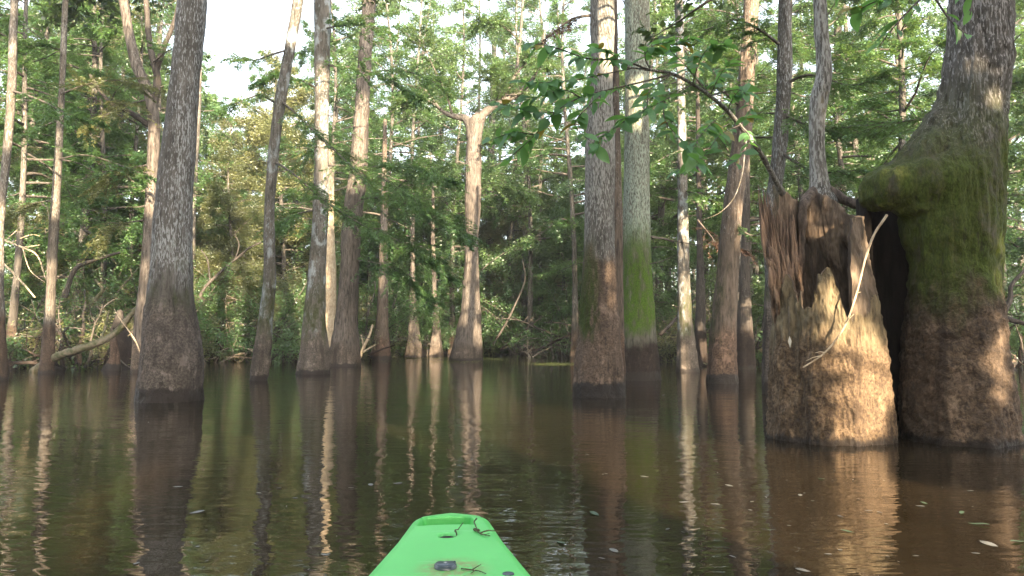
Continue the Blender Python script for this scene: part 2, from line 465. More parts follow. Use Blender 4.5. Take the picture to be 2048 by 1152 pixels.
# ------------------------------------------------------------------ trunks
def trunk_mesh(prof, D, top=None, segs=24, dz=.1, flute=.11, ridge=.014, mud_z=1.2, seed=0, lump=.04, lean=None, base_z=-.35, mudamp=.024):
    """prof: (y, x_left, x_right) in photo pixels from the top down; the trunk stands at distance D"""
    prof = sorted(prof)
    a = np.array([[*P((l + r) / 2, y, D), S((r - l) / 2, y, D)] for y, l, r in prof])      # top to bottom
    a = a[::-1]
    b0 = a[0].copy()
    b0[2] = base_z; b0[3] *= 1.06
    a = np.concatenate([[b0], a])
    if top:
        d = (a[-1] - a[-3]) / (a[-1, 2] - a[-3, 2])
        ex = a[-1].copy()
        h = top - ex[2]
        if h > .3:
            e2 = ex + d * h * np.array([.5, .5, 1, 0]); e2[2] = top; e2[3] = ex[3] * .55
            e1 = ex + d * h * .5 * np.array([.7, .7, 1, 0]); e1[2] = ex[2] + h * .5; e1[3] = ex[3] * .82
            a = np.concatenate([a, [e1, e2]])
    z0, z1 = a[0, 2], a[-1, 2]
    vis_top = P(1024, -60, D)[2]
    zs = np.concatenate([np.arange(z0, min(z1, vis_top), dz), np.arange(min(z1, vis_top), z1 + .01, .5)])
    zs = np.unique(np.round(np.append(zs, z1), 4))
    # smooth interpolation in z
    kz = np.maximum.accumulate(a[:, 2] + np.arange(len(a)) * 1e-5)
    fine = smooth(a, 12 * len(a))
    fz = np.maximum.accumulate(fine[:, 2] + np.arange(len(fine)) * 1e-6)
    cx, cy, rr = (np.interp(zs, fz, fine[:, c]) for c in (0, 1, 3))
    th = np.arange(segs) * 2 * math.pi / segs
    ct, st = np.cos(th), np.sin(th)
    Z = zs[:, None] * np.ones(segs)
    R0 = rr[:, None] * np.ones(segs)
    base = np.exp(-np.clip(zs, 0, None) / 1.1)[:, None]
    fl = vnoise(np.stack([ct * 2.2 + 0 * Z, st * 2.2 + 0 * Z, Z * .35], -1), seed)
    R = R0 * (1 + flute * fl * (.25 + base))
    pw = np.stack([ct * R0 * 1.0, st * R0 * 1.0, Z], -1)
    R = R * (1 + lump * fbm(pw * np.array([2.2, 2.2, 1.4]), 2, seed + 3) * 2)
    md = sstep(mud_z + .2, mud_z - .2, Z)
    rd = fbm(pw * np.array([20, 20, 3.0]), 2, seed + 7)
    rm = fbm(pw * np.array([17, 17, 14.0]), 3, seed + 9)
    R = R + ridge * rd * (1 - md) + mudamp * rm * md * np.minimum(1, R0 / .15)
    V = np.stack([cx[:, None] + ct * R, cy[:, None] + st * R, Z], -1).reshape(-1, 3)
    n = len(zs)
    i = np.arange(n - 1)[:, None] * segs
    j = np.arange(segs)
    q = np.stack([i + j, i + (j + 1) % segs, i + segs + (j + 1) % segs, i + segs + j], -1).reshape(-1, 4)
    V = np.concatenate([V, [[cx[-1], cy[-1], z1 + rr[-1]]]])
    c = len(V) - 1
    q = np.concatenate([q, np.stack([np.full(segs, c), (n - 1) * segs + j, (n - 1) * segs + (j + 1) % segs, np.full(segs, -10 ** 9)], -1)])

    V = np.concatenate([V, [[cx[0], cy[0], z0]]])
    q = np.concatenate([q, np.stack([np.full(segs, len(V) - 1), (j + 1) % segs, j, np.full(segs, -10 ** 9)], -1)])

    def axis(z):
        return np.array([np.interp(z, zs, cx), np.interp(z, zs, cy), z]), np.interp(z, zs, rr)
    return V, q, axis


def rand_dirs(n, rng):
    return nrm(rng.normal(size=(n, 3)))


def spray(mb, pts, n, L, Wd, rng, mat=1, flat=.5, spread=.8, tint0=.5, jit=.0, tw=.25):
    """leaves set in two rows along a twig given as a polyline"""
    pts = np.asarray(pts)
    t = rng.random(n) ** .8 * (len(pts) - 1)
    i = np.minimum(t.astype(int), len(pts) - 2)
    f = (t - i)[:, None]
    b = pts[i] * (1 - f) + pts[i + 1] * f
    d = nrm(pts[i + 1] - pts[i])
    up = np.array([0, 0, 1.0])
    side = nrm(np.cross(d, up)) * rng.choice([-1, 1], n)[:, None]
    ld = nrm(d * rng.uniform(.2, .9, n)[:, None] + side * spread + rng.normal(size=(n, 3)) * .28 + np.array([0, 0, -.18]))
    nn = nrm(up * flat * 2 + rng.normal(size=(n, 3)) * .6)
    if jit:
        b = b + rng.normal(size=(n, 3)) * jit
    V, Q = leaf_quads(b, ld, nn, L * rng.uniform(.6, 1.25, n), Wd * rng.uniform(.7, 1.2, n))
    mb.add(V, Q, mat, np.clip(tint0 + rng.normal(size=n) * tw, 0, 1), smooth=False)


def limb_path(p0, az, el, length, droop, rng, n=9, wob=.06):
    d = np.array([math.cos(az) * math.cos(el), math.sin(az) * math.cos(el), math.sin(el)])
    pts = [np.asarray(p0, float)]
    st = length / (n - 1)
    for k in range(n - 1):
        d = nrm(d + rng.normal(size=3) * wob + np.array([0, 0, -droop / n]))
        pts.append(pts[-1] + d * st)
    return np.array(pts)


def crown(rng, H, z0, spread, limbs, kind='fern', leaf=(.11, .045), per=60, up=.35, droop=.35, sparse=1.0, trunk_r=.2, axis=None, subs=11):
    """limbs, side twigs and leaves round the z axis; every leaf is a face of its own"""
    mb = MB()
    for q in range(limbs):
        u = (q + rng.random()) / limbs
        z = z0 + (H - z0) * u ** .9
        ln = spread * (1.05 - .75 * u) * rng.uniform(.6, 1.2)
        az = rng.random() * 6.283
        el = up * (.3 + 1.4 * u) + rng.normal() * .15
        p0 = np.array([0, 0, z]) if axis is None else axis(z)[0]
        pth = limb_path(p0, az, el, ln, droop * rng.uniform(.5, 1.4), rng, 9, .1)
        r = np.linspace(.013 * ln * (1.1 - .4 * u) + .008, .005, 9)
        V, Q = tube(pth, r, 5)
        mb.add(V, Q, 0)
        t0 = rng.uniform(.2, .8)
        for s in range(max(3, int(subs * ln / spread))):
            a = rng.uniform(.22, 1.0)
            x = a * 8
            i = min(int(x), 7)
            b = pth[i] * (1 - (x - i)) + pth[i + 1] * (x - i)
            d = nrm(pth[i + 1] - pth[i])
            sd = nrm(np.cross(d, [0, 0, 1])) * rng.choice([-1, 1])
            v = nrm(d * .55 + sd * .9 + rng.normal(size=3) * .3)
            l2 = ln * rng.uniform(.18, .42) * (1.15 - .6 * a)
            tw = limb_path(b, math.atan2(v[1], v[0]), math.asin(np.clip(v[2], -1, 1)) + .1, l2, droop * 1.6, rng, 5, .12)
            V, Q = tube(tw, np.linspace(.007, .003, 5), 3)
            mb.add(V, Q, 0)
            tt = np.clip(t0 + rng.normal() * .24, 0, 1)
            n = int(per * rng.uniform(.5, 1.3) * sparse)
            if kind == 'fern':
                spray(mb, tw, n, leaf[0], leaf[1], rng, 1, .6, 1.0, tt, jit=.07, tw=.16)
            else:
                spray(mb, tw, n, leaf[0], leaf[1], rng, 1, .35, .8, tt, jit=.15, tw=.18)
    return mb


# ------------------------------------------------------------------ water
def build_water():
    ys = np.concatenate([np.arange(-40, 0, 4), np.arange(0, 60, 2.0), np.arange(60, 420, 20)])
    xs = np.arange(-240, 241, 12)
    X, Y = np.meshgrid(xs, ys)
    V = np.stack([X, Y, 0 * X], -1).reshape(-1, 3)
    n, m_ = len(ys), len(xs)
    i = np.arange(n - 1)[:, None] * m_
    j = np.arange(m_ - 1)
    q = np.stack([i + j, i + j + 1, i + m_ + j + 1, i + m_ + j], -1).reshape(-1, 4)
    m, nt = new_mat('murky_swamp_water')
    k = NT(nt)
    g = k.n('ShaderNodeNewGeometry')
    pos = g.outputs['Position']
    big = k.noise(pos, .22, 3, .5)
    r1 = k.noise(pos, 3.2, 2, .5, (.75, 1.25, 1))
    r2 = k.noise(pos, 9.0, 2, .5, (.6, 1.4, 1))
    r3 = k.noise(pos, .9, 2, .5, (.6, 1.3, 1))
    calm = k.ss(.3, .65, big)
    h = k.math('ADD', k.math('MULTIPLY', r1, .0046), k.math('MULTIPLY', r3, .012))
    h = k.math('ADD', h, k.math('MULTIPLY', r2, k.math('MULTIPLY_ADD', calm, .0034, .0010)))
    bu = k.n('ShaderNodeBump'); bu.inputs['Strength'].default_value = 1.0; bu.inputs['Distance'].default_value = 1.0
    k.link(h, bu.inputs['Height'])
    dn = k.noise(pos, 1.1, 4, .6)
    c = k.mix(k.ss(.35, .7, dn), (.016, .0115, .006), (.023, .0165, .009))
    bs = k.n('ShaderNodeBsdfPrincipled')
    k.link(c, bs.inputs['Base Color'])
    bs.inputs['Roughness'].default_value = .012
    bs.inputs['IOR'].default_value = 1.45
    k.link(bu.outputs[0], bs.inputs['Normal'])
    out = k.n('ShaderNodeOutputMaterial'); k.link(bs.outputs[0], out.inputs[0])
    mb = MB(); mb.add(V, q)
    tag(mb.obj('swamp_water', m), kind='structure')


build_water()

# ------------------------------------------------------------------ standing trees of the photo
TREES = []


def open_leaves(c):
    """thin the leaves of a crown to let the placed sun beams through"""
    off = 0
    for i in range(len(c.V)):
        q = c.Q[i]
        q2 = np.where(q < 0, -10 ** 9, q - q[q >= 0].min())
        if len(c.V[i]) >= 4 and c.m[i][0] == 1:
            L = c.V[i].reshape(-1, 4, 3)
            ok = gate(L.mean(1))
            c.V[i] = L[ok].reshape(-1, 3)
            c.t[i] = np.asarray(c.t[i])[ok]; c.m[i] = c.m[i][ok]; c.sm[i] = c.sm[i][ok]
            q2 = q2[:int(ok.sum())]
        c.Q[i] = np.where(q2 < 0, -10 ** 9, q2 + off)
        off += len(c.V[i])
    c.n = off


def std_tree(name, prof, D, mat, label, cat='tree', top=13, segs=28, dz=.08, group='trees standing in the flooded swamp', crown_at=None, crown_kw=None, **kw):
    V, Q, ax = trunk_mesh(prof, D, top, segs, dz, **kw)
    base, _ = ax(0.0)
    e = empty(name, base, label, cat, group)
    mb = MB(); mb.add(V, Q)
    mb.obj('trunk', M[mat], e)
    e_ax = ax
    if crown_at:
        z0, H, sp, nl = crown_at
        rng = np.random.default_rng(int(base[0] * 31 + base[1] * 77) & 0xffff)
        ck = dict(kind='leaf', leaf=(.24, .13), per=26, up=.3, droop=.3)
        ck.update(crown_kw or {})
        c = crown(rng, H, z0, sp, nl, axis=ax, **ck)
        open_leaves(c)
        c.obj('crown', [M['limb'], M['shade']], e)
    TREES.append((label, prof, D))
    return e, ax


CR = lambda D: (P(1024, -40, D)[2] + .3, 13, 4.0, 13)

std_tree('swamp_tree', [(0, 22, 36), (215, 14, 30), (430, -5, 9), (600, -8, 8), (745, -14, 14)], 17, 'thin',
         'slim brown trunk leaning along the very edge of the water, west of every other tree'.replace('west of', 'beyond') if False else 'slim brown trunk cut by the edge of the view, leaning inward', crown_at=CR(17), mud_z=.9, seed=1)
std_tree('swamp_tree', [(0, 126, 136), (215, 116, 128), (430, 101, 118), (600, 92, 110), (700, 84, 108), (745, 79, 107)], 21, 'thin',
         'straight slim pale trunk with a sunlit middle, beside the mossy leaning limb', crown_at=CR(21), mud_z=.9, seed=2)
std_tree('swamp_tree', [(0, 238, 256), (70, 250, 268), (130, 262, 284), (190, 288, 310), (260, 297, 319), (430, 289, 310), (560, 279, 303), (650, 268, 292), (745, 261, 292)], 21, 'cypress',
         'crooked forked trunk with a sunlit base, half hidden behind the thick grey tree', crown_at=CR(21), mud_z=.9, seed=3)
std_tree('swamp_tree', [(0, 358, 414), (100, 350, 404), (200, 337, 394), (300, 325, 389), (430, 310, 381), (540, 304, 384), (620, 294, 389), (700, 287, 402), (760, 280, 402), (800, 277, 403)], 11.1, 'grey',
         'thick dark grey trunk flecked with lichen, swollen muddy base', segs=120, dz=.03, crown_at=CR(11.1), mud_z=1.45, seed=4, flute=.07)
std_tree('swamp_tree', [(0, 396, 404), (200, 391, 402), (430, 377, 391), (600, 374, 392), (722, 370, 396)], 34, 'far',
         'pale slim straight trunk just behind the thick grey tree', top=16, seed=5)
std_tree('swamp_tree', [(0, 586, 606), (120, 565, 586), (215, 548, 569), (300, 538, 558), (430, 528, 549), (560, 527, 551), (650, 515, 545), (710, 505, 541), (760, 499, 533)], 17, 'lichenspot',
         'slender grey trunk curving to one side, foot bent in the water', crown_at=CR(17), mud_z=.8, seed=6, segs=40, dz=.05)
std_tree('swamp_tree', [(0, 628, 662), (200, 630, 658), (400, 627, 656), (500, 620, 653), (560, 615, 651), (640, 606, 652), (700, 598, 659), (748, 590, 662)], 20.5, 'lichenspot',
         'straight trunk marked with round white lichen spots', crown_at=CR(20.5), mud_z=.8, seed=7, segs=56, dz=.05)
std_tree('swamp_tree', [(300, 655, 668), (450, 650, 669), (560, 649, 672), (640, 645, 672), (726, 640, 676)], 30, 'bleached',
         'bright sunlit bare trunk squeezed between the lichen spotted tree and the reddish one', top=8.5, seed=8, ridge=.03, lump=.06)
std_tree('swamp_tree', [(0, 726, 752), (50, 722, 748), (130, 716, 742), (260, 706, 736), (350, 697, 734), (430, 687, 724), (560, 679, 717), (640, 671, 714), (690, 662, 718), (733, 655, 721)], 27, 'cypress',
         'reddish trunk with long stringy bark, flared pale foot', crown_at=CR(27), mud_z=.9, seed=9, segs=72, dz=.06, ridge=.035, flute=.12)
std_tree('swamp_tree', [(400, 762, 774), (560, 757, 776), (640, 752, 776), (714, 743, 783)], 37, 'brown',
         'short brown trunk with a sunlit foot, hidden above by hanging green boughs', top=12, seed=10, flute=.1)
std_tree('swamp_tree', [(560, 821, 830), (625, 818, 833), (680, 814, 840), (713, 808, 846)], 43, 'cypress',
         'ribbed cone shaped cypress base glowing in the sun', top=11, seed=11, flute=.35, ridge=.05, segs=48)
std_tree('swamp_tree', [(560, 864, 872), (640, 865, 878), (708, 858, 886)], 46, 'cypress',
         'dim ribbed cypress base just beyond the sunlit cone shaped one', top=11, seed=12, flute=.3, ridge=.05, segs=40)
e13, ax13 = std_tree('swamp_tree', [(240, 936, 972), (262, 935, 965), (330, 931, 963), (400, 929, 962), (480, 931, 957), (560, 927, 959), (640, 918, 963), (690, 907, 966), (721, 900, 968)], 35.5, 'cypress',
         'trunk with a high fork and bright sunlit upper half, alone in open water', top=None, mud_z=1.8, seed=13, segs=64, dz=.08)
std_tree('swamp_tree', [(60, 985, 994), (380, 973, 988), (500, 972, 988), (560, 972, 990), (640, 972, 993), (706, 966, 998)], 58, 'far',
         'faint slim trunk with a sunlit middle, next beyond the high forked tree', top=22, seed=14)
std_tree('swamp_tree', [(100, 1048, 1060), (420, 1046, 1061), (600, 1042, 1062), (710, 1036, 1067)], 50, 'far',
         'pale slim trunk with a dark square foot at the far edge of open water', top=20, seed=15)
std_tree('swamp_tree', [(0, 1181, 1230), (100, 1182, 1229), (200, 1176, 1225), (300, 1172, 1229), (430, 1169, 1228), (530, 1166, 1232), (640, 1157, 1236), (720, 1148, 1240), (760, 1145, 1242), (792, 1143, 1244)], 11.9, 'pale',
         'big pale trunk, brown below a lichen line, dark wet band at the water', segs=120, dz=.03, crown_at=CR(11.9), mud_z=1.6, seed=16)
std_tree('swamp_tree', [(150, 1223, 1238), (430, 1224, 1245), (640, 1228, 1248), (770, 1228, 1252)], 15, 'brown',
         'narrow brown trunk pressed between the big pale trunk and the green one', top=9, seed=17)
std_tree('swamp_tree', [(0, 1250, 1298), (200, 1250, 1297), (430, 1247, 1300), (560, 1243, 1305), (660, 1240, 1313), (720, 1238, 1319), (757, 1238, 1324)], 17.2, 'mossy',
         'trunk coated in vivid green moss above a black foot', segs=100, dz=.05, crown_at=CR(17.2), mud_z=1.2, seed=18)
std_tree('swamp_tree', [(0, 1349, 1365), (240, 1355, 1372), (430, 1355, 1376), (600, 1355, 1382), (690, 1354, 1390), (742, 1352, 1396)], 22, 'lichenspot',
         'slender straight pale trunk between the green mossy tree and the brown leaning one', crown_at=CR(22), mud_z=.9, seed=19, segs=40, dz=.05)
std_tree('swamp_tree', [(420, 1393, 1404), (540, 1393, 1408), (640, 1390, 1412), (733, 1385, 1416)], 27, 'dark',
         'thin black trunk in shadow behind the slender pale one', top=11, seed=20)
std_tree('swamp_tree', [(0, 1488, 1518), (200, 1474, 1506), (300, 1462, 1500), (430, 1445, 1483), (560, 1432, 1476), (650, 1423, 1473), (720, 1417, 1472), (766, 1414, 1475)], 15.8, 'brown',
         'brown trunk leaning to one side, streaked by the sun', segs=90, dz=.04, crown_at=CR(15.8), mud_z=1.1, seed=21)
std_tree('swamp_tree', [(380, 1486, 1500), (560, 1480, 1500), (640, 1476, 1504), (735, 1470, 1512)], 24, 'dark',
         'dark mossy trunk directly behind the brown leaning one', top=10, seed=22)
std_tree('swamp_tree', [(0, 1558, 1581), (150, 1554, 1583), (300, 1545, 1573), (430, 1531, 1558), (560, 1530, 1556), (760, 1524, 1558)], 12.5, 'grey',
         'straight grey split trunk rising close behind the hollow stump', crown_at=CR(12.5), mud_z=1.2, seed=23, segs=56, dz=.05, ridge=.02)
std_tree('swamp_tree', [(0, 1670, 1684), (130, 1668, 1682), (330, 1668, 1684), (500, 1666, 1684), (725, 1660, 1690)], 31, 'far',
         'slim far trunk with a sunlit patch, seen past the young tree on the stump', top=16, seed=25)

# the tree with a high fork
mb = MB()
for pts, r0, r1 in [([(948, 275), (934, 240), (905, 232), (880, 218), (850, 180), (822, 172)], .2, .04),
                    ([(950, 275), (961, 236), (985, 214), (1005, 200), (1030, 150), (1040, 80), (1046, 0)], .19, .06),
                    ([(1005, 200), (1040, 185), (1075, 140), (1090, 60)], .14, .06)]:
    w = np.array([P(x, y, 35.5 + .02 * k) for k, (x, y) in enumerate(pts)])
    w = smooth(w, 24)
    mb = MB()
    V, Q = tube(w, r1 + (r0 * 1.7 - r1) * (1 - np.linspace(0, 1, 24)) ** 2.2, 12, .25)
    mb.add(V, Q)
    mb.obj('limb', M['limb'], e13)

# ------------------------------------------------------------------ the great tree with its burl and hollow
D26 = 6.6
V, Q, ax26 = trunk_mesh([(0, 1907, 2021), (100, 1894, 2018), (200, 1880, 2010), (280, 1852, 2007), (350, 1822, 2003), (430, 1808, 1996), (520, 1822, 1990), (560, 1822, 1991),
                         (640, 1817, 2001), (750, 1812, 2012), (830, 1812, 2022), (884, 1811, 2027)], D26, 13, 150, .025,
                        flute=.10, ridge=.014, mud_z=1.35, seed=26, lump=.025, mudamp=.022)
base26, _ = ax26(0)
e26 = empty('swamp_tree', base26, 'giant mossy trunk with an overhanging burl and dark hollow beside the stump', 'tree', 'trees standing in the flooded swamp')


def fuse(parts, voxel, its=4):
    """one continuous surface out of closed overlapping meshes"""
    mb = MB()
    for v_, q_ in parts:
        mb.add(v_, q_)
    o = mb.obj('fuse', M['giant'])
    r_ = o.modifiers.new('r', 'REMESH'); r_.mode = 'VOXEL'; r_.voxel_size = voxel
    sm_ = o.modifiers.new('s', 'SMOOTH'); sm_.iterations = its; sm_.factor = .5
    dg = bpy.context.evaluated_depsgraph_get()
    me = bpy.data.meshes.new_from_object(o.evaluated_get(dg))
    bpy.data.objects.remove(o)
    return me


vis = [(0, 1907, 2021), (100, 1894, 2018), (200, 1880, 2010), (280, 1852, 2007), (350, 1832, 2003), (430, 1816, 1996), (520, 1824, 1990), (560, 1824, 1991),
       (640, 1818, 2001), (750, 1813, 2012), (830, 1813, 2022), (884, 1812, 2027)]
def blob(pts, seg=40, n=40):
    b = smooth([[*P(x, y, D26 + d), S(r, y, D26)] for x, y, r, d in pts], n)
    return tube(b[:, :3], b[:, 3], seg)
parts = [(V, Q),
         blob([(1915, 380, 84, .02), (1870, 378, 80, -.03), (1815, 376, 64, -.06), (1775, 380, 48, -.04), (1745, 389, 35, 0), (1728, 396, 20, 0)]),
         blob([(1930, 190, 40, .05), (1895, 262, 50, .0), (1845, 325, 52, -.02), (1790, 366, 44, -.03), (1750, 384, 34, -.02)]),
         blob([(1866, 430, 46, -.03), (1870, 490, 40, -.02), (1872, 540, 30, .0)])]
me26 = fuse(parts, .015, 6)
n_ = len(me26.vertices)
v_ = np.empty(n_ * 3, np.float32); me26.vertices.foreach_get('co', v_); v_ = v_.reshape(-1, 3).astype(float)
nn_ = np.empty(n_ * 3, np.float32); me26.vertices.foreach_get('normal', nn_); nn_ = nn_.reshape(-1, 3)
up_ = sstep(1.2, 1.5, v_[:, 2])
ds_ = .012 * fbm(v_ * np.array([20, 20, 4.0]), 2, 41) * sstep(2.0, 2.6, v_[:, 2]) + .03 * fbm(v_ * 4.5, 3, 42) * up_ * sstep(2.9, 2.3, v_[:, 2]) + .02 * fbm(v_ * np.array([17, 17, 13]), 3, 43) + .015 * fbm(v_ * 34, 2, 44) * (1 - up_) + .05 * fbm(v_ * np.array([5, 5, .7]), 2, 45) - .03 * np.abs(fbm(v_ * np.array([15, 15, 2.2]), 2, 46)) * sstep(1.0, 1.6, v_[:, 2])
v_ = v_ + nn_ * ds_[:, None] - base26 * np.array([1, 1, 0]) + np.array([0, 0, 0])
me26.vertices.foreach_set('co', v_.astype(np.float32).ravel())
me26.polygons.foreach_set('use_smooth', np.ones(len(me26.polygons), bool))
me26.materials.clear(); me26.materials.append(M['giant']); me26.update()
o = bpy.data.objects.new('trunk', me26); COL.objects.link(o); o.parent = e26
# hollow's rear wall, shell from stump to trunk; its shade painted in near-black
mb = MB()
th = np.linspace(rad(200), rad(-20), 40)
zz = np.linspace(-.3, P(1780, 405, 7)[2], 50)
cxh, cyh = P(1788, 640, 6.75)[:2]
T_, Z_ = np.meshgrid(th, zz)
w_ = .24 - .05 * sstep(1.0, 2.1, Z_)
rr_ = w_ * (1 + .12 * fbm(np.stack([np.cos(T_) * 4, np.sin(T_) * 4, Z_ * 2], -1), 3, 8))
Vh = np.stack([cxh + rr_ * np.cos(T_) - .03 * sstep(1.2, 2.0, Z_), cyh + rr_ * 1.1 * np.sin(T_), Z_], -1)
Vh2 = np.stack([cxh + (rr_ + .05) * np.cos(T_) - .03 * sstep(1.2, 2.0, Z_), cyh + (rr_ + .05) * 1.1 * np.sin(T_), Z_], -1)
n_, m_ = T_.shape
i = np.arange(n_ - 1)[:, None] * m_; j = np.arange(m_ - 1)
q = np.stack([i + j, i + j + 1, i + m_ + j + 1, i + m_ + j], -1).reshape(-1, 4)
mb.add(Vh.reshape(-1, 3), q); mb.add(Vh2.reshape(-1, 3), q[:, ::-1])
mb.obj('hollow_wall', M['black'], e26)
# upper crown, high over the frame, and one leafy twig seen in front of the trunk
rng = np.random.default_rng(26)
c = crown(rng, 13, 6.2, 4.0, 13, 'leaf', (.24, .13), 24, axis=ax26)
open_leaves(c)
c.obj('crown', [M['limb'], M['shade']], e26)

# ------------------------------------------------------------------ hollow stump
DS = 6.75
edge = np.array([(395, 1547, 1727), (430, 1545, 1728), (500, 1546, 1737), (560, 1547, 1748), (640, 1545, 1761), (700, 1541, 1769), (780, 1538, 1777), (868, 1537, 1783)], float)
ey = np.array([P(1660, y, DS)[2] for y in edge[:, 0]])[::-1]
ecx = np.array([P((l + r) / 2, y, DS)[0] for y, l, r in edge])[::-1]
er = np.array([S((r - l) / 2, y, DS) for y, l, r in edge])[::-1]
front = [(1545, 402), (1550, 470), (1555, 535), (1560, 543), (1566, 556), (1575, 548), (1583, 580), (1590, 596), (1594, 608), (1597, 570), (1600, 612), (1608, 622), (1616, 612), (1623, 618), (1629, 604), (1632, 580),
         (1636, 592), (1639, 560), (1642, 545), (1650, 548), (1655, 541), (1666, 533), (1673, 538), (1677, 548), (1680, 566), (1687, 582), (1690, 600), (1695, 618), (1699, 634), (1704, 640), (1708, 626), (1711, 632),
         (1714, 600), (1717, 560), (1722, 520), (1728, 484), (1734, 446), (1736, 432)]
back = [(1545, 372), (1560, 388), (1575, 402), (1600, 412), (1625, 398), (1650, 392), (1680, 398), (1705, 408), (1722, 418), (1737, 432)]
NS = 420
th = np.linspace(0, 2 * math.pi, NS, endpoint=False)
cx0, r0 = ecx[-1], er[-1] * 1.06
xw = ecx[3] + er[3] * np.cos(th)
px = 1024 + xw / (DS + er[3] * np.sin(th)) * F / CP * .9985
ytop = np.where(np.sin(th) < 0, np.interp(px, *np.array(front).T), np.interp(px, *np.array(back).T))
ztop = np.array([P(a, b, DS + er[3] * math.sin(t))[2] for a, b, t in zip(px, ytop, th)])
ztop += .012 * vnoise(np.stack([np.cos(th) * 40, np.sin(th) * 40, 0 * th], -1), 2)
NR = 110
tt = np.linspace(0, 1, NR)[:, None]
Z = -.3 + (ztop[None] + .3) * tt
CX = np.interp(Z, ey, ecx); RR = np.interp(Z, ey, er)
pw = np.stack([np.cos(th) * RR, np.sin(th) * RR, Z], -1)
fl = vnoise(np.stack([np.cos(th) * 4 + 0 * Z, np.sin(th) * 4 + 0 * Z, Z * .3], -1), 5)
Ro = (RR - .04) * (1 + .05 * fl) + .04 * fbm(pw * np.array([6.5, 6.5, .6]), 2, 61) + .034 * fbm(pw * np.array([20, 20, 6]), 3, 6) + .018 * fbm(pw * np.array([42, 42, 24]), 2, 7)
thick = .075 - .045 * tt ** 6 + .02 * vnoise(pw * 6, 9)
Ri = Ro - thick
Vo = np.stack([CX + Ro * np.cos(th), DS + Ro * np.sin(th), Z], -1)
Vi = np.stack([CX + Ri * np.cos(th) + .03 * fbm(pw * np.array([9, 9, 2]), 2, 12), DS + Ri * np.sin(th), Z], -1)
i = np.arange(NR - 1)[:, None] * NS; j = np.arange(NS)
q = np.stack([i + j, i + (j + 1) % NS, i + NS + (j + 1) % NS, i + NS + j], -1).reshape(-1, 4)
e_st = empty('hollow_stump', (ecx[0], DS, 0), 'broken hollow stump with a jagged sunlit front wall', 'tree stump')
mb = MB()
mb.add(Vo.reshape(-1, 3), q)
PX = 1024 + (CX + Ro * np.cos(th)) / (DS + Ro * np.sin(th)) * F / CP
ZB = np.array([P(1660, y_, DS - .5)[2] for y_ in np.interp(px, [1530, 1694, 1700, 1706, 1712, 1720, 1735, 1760, 1800], [300, 300, 640, 632, 655, 620, 640, 600, 590])])
weather = ((np.sin(th) < .3) & (px > 1696) & (Z > ZB[None] + .06 * vnoise(pw * 7, 31)))[:-1].ravel()
mb.m[0] = weather.astype(int)
sh = mb.obj('outer_wall', [M['stump'], M['weathered']], e_st)
mb = MB()
rim = np.stack([(NR - 1) * NS + j, (NR - 1) * NS + (j + 1) % NS, NR * NS + (NR - 1) * NS + (j + 1) % NS, NR * NS + (NR - 1) * NS + j], -1)
mb.add(np.concatenate([Vo.reshape(-1, 3), Vi.reshape(-1, 3)]), np.concatenate([q[:, ::-1] + NR * NS, rim]))
mb.obj('rotten_heartwood', M['rot'], e_st)
# splintered strip on the left
rng = np.random.default_rng(5)
for k in range(64):
    u = rng.random()
    xb = 1548 + 52 * u
    yb = rng.uniform(590, 670)
    yt = 352 + 70 * u ** .8 + abs(rng.normal()) * 55
    xt = xb - 14 + 10 * u + rng.normal() * 4 + (-14 if yt < 400 else 0)
    dd = DS - .28 + .30 * u * rng.random() + .12
    pts = smooth([P(xb + 6, yb, dd + .16), P(xb + rng.normal() * 4 - 2, (yb + yt) / 2 + 30, dd), P((xb + xt) / 2 + rng.normal() * 3, (yb + yt) / 2 - 20, dd + .02), P(xt, yt, dd + .04)], 16)
    w = S(rng.uniform(2, 6.5), 500, DS)
    V, Q = tube(pts, w * np.array([.5, .8, 1, 1, .95, .95, .9, .85, .8, .75, .65, .55, .45, .35, .22, .08]), 8, .9, k)
    mb = MB(); mb.add(V, Q)
    mb.obj('splinter', M['redrot'], e_st)
# stick leaning over the stump
w = smooth([P(1606, 735, 6.2), P(1650, 705, 6.18), P(1688, 655, 6.15), P(1712, 590, 6.14), P(1730, 520, 6.13), P(1748, 470, 6.12), P(1774, 430, 6.1)], 40)
V, Q = tube(w, np.linspace(.006, .011, 40), 8, .2)
mb = MB(); mb.add(V, Q)
for a, b in [((1690, 650), (1708, 628)), ((1650, 705), (1630, 706)), ((1712, 590), (1722, 584)), ((1640, 712), (1612, 722))]:
    V, Q = tube([P(*a, 6.15), P((a[0] + b[0]) / 2, (a[1] + b[1]) / 2 - 2, 6.12), P(*b, 6.12)], [.005, .004, .002], 5)
    mb.add(V, Q)
tag(mb.obj('dead_stick', M['bleached'], None, P(1606, 735, 6.2)), 'long pale bent stick leaning across the hollow stump', 'stick')
# small dead leaf hanging from the rim
mb = MB()
V, Q = tube(smooth([P(1577, 612, 6.22), P(1578, 640, 6.2), P(1579, 672, 6.2)], 8), .0025, 4)
mb.add(V, Q, 0)
lv = P(1579, 672, 6.2)
V, Q = leaf_quads(np.array([lv]), np.array([[.03, 0, -1.0]]), np.array([[0.2, -1.0, 0]]), .10, .035)
mb.add(V, Q, 1, .9, False)
tag(mb.obj('dead_leaf', [M['twig'], M['fallen']], None, lv), 'dry tan leaf dangling on a thread before the hollow stump', 'leaf')

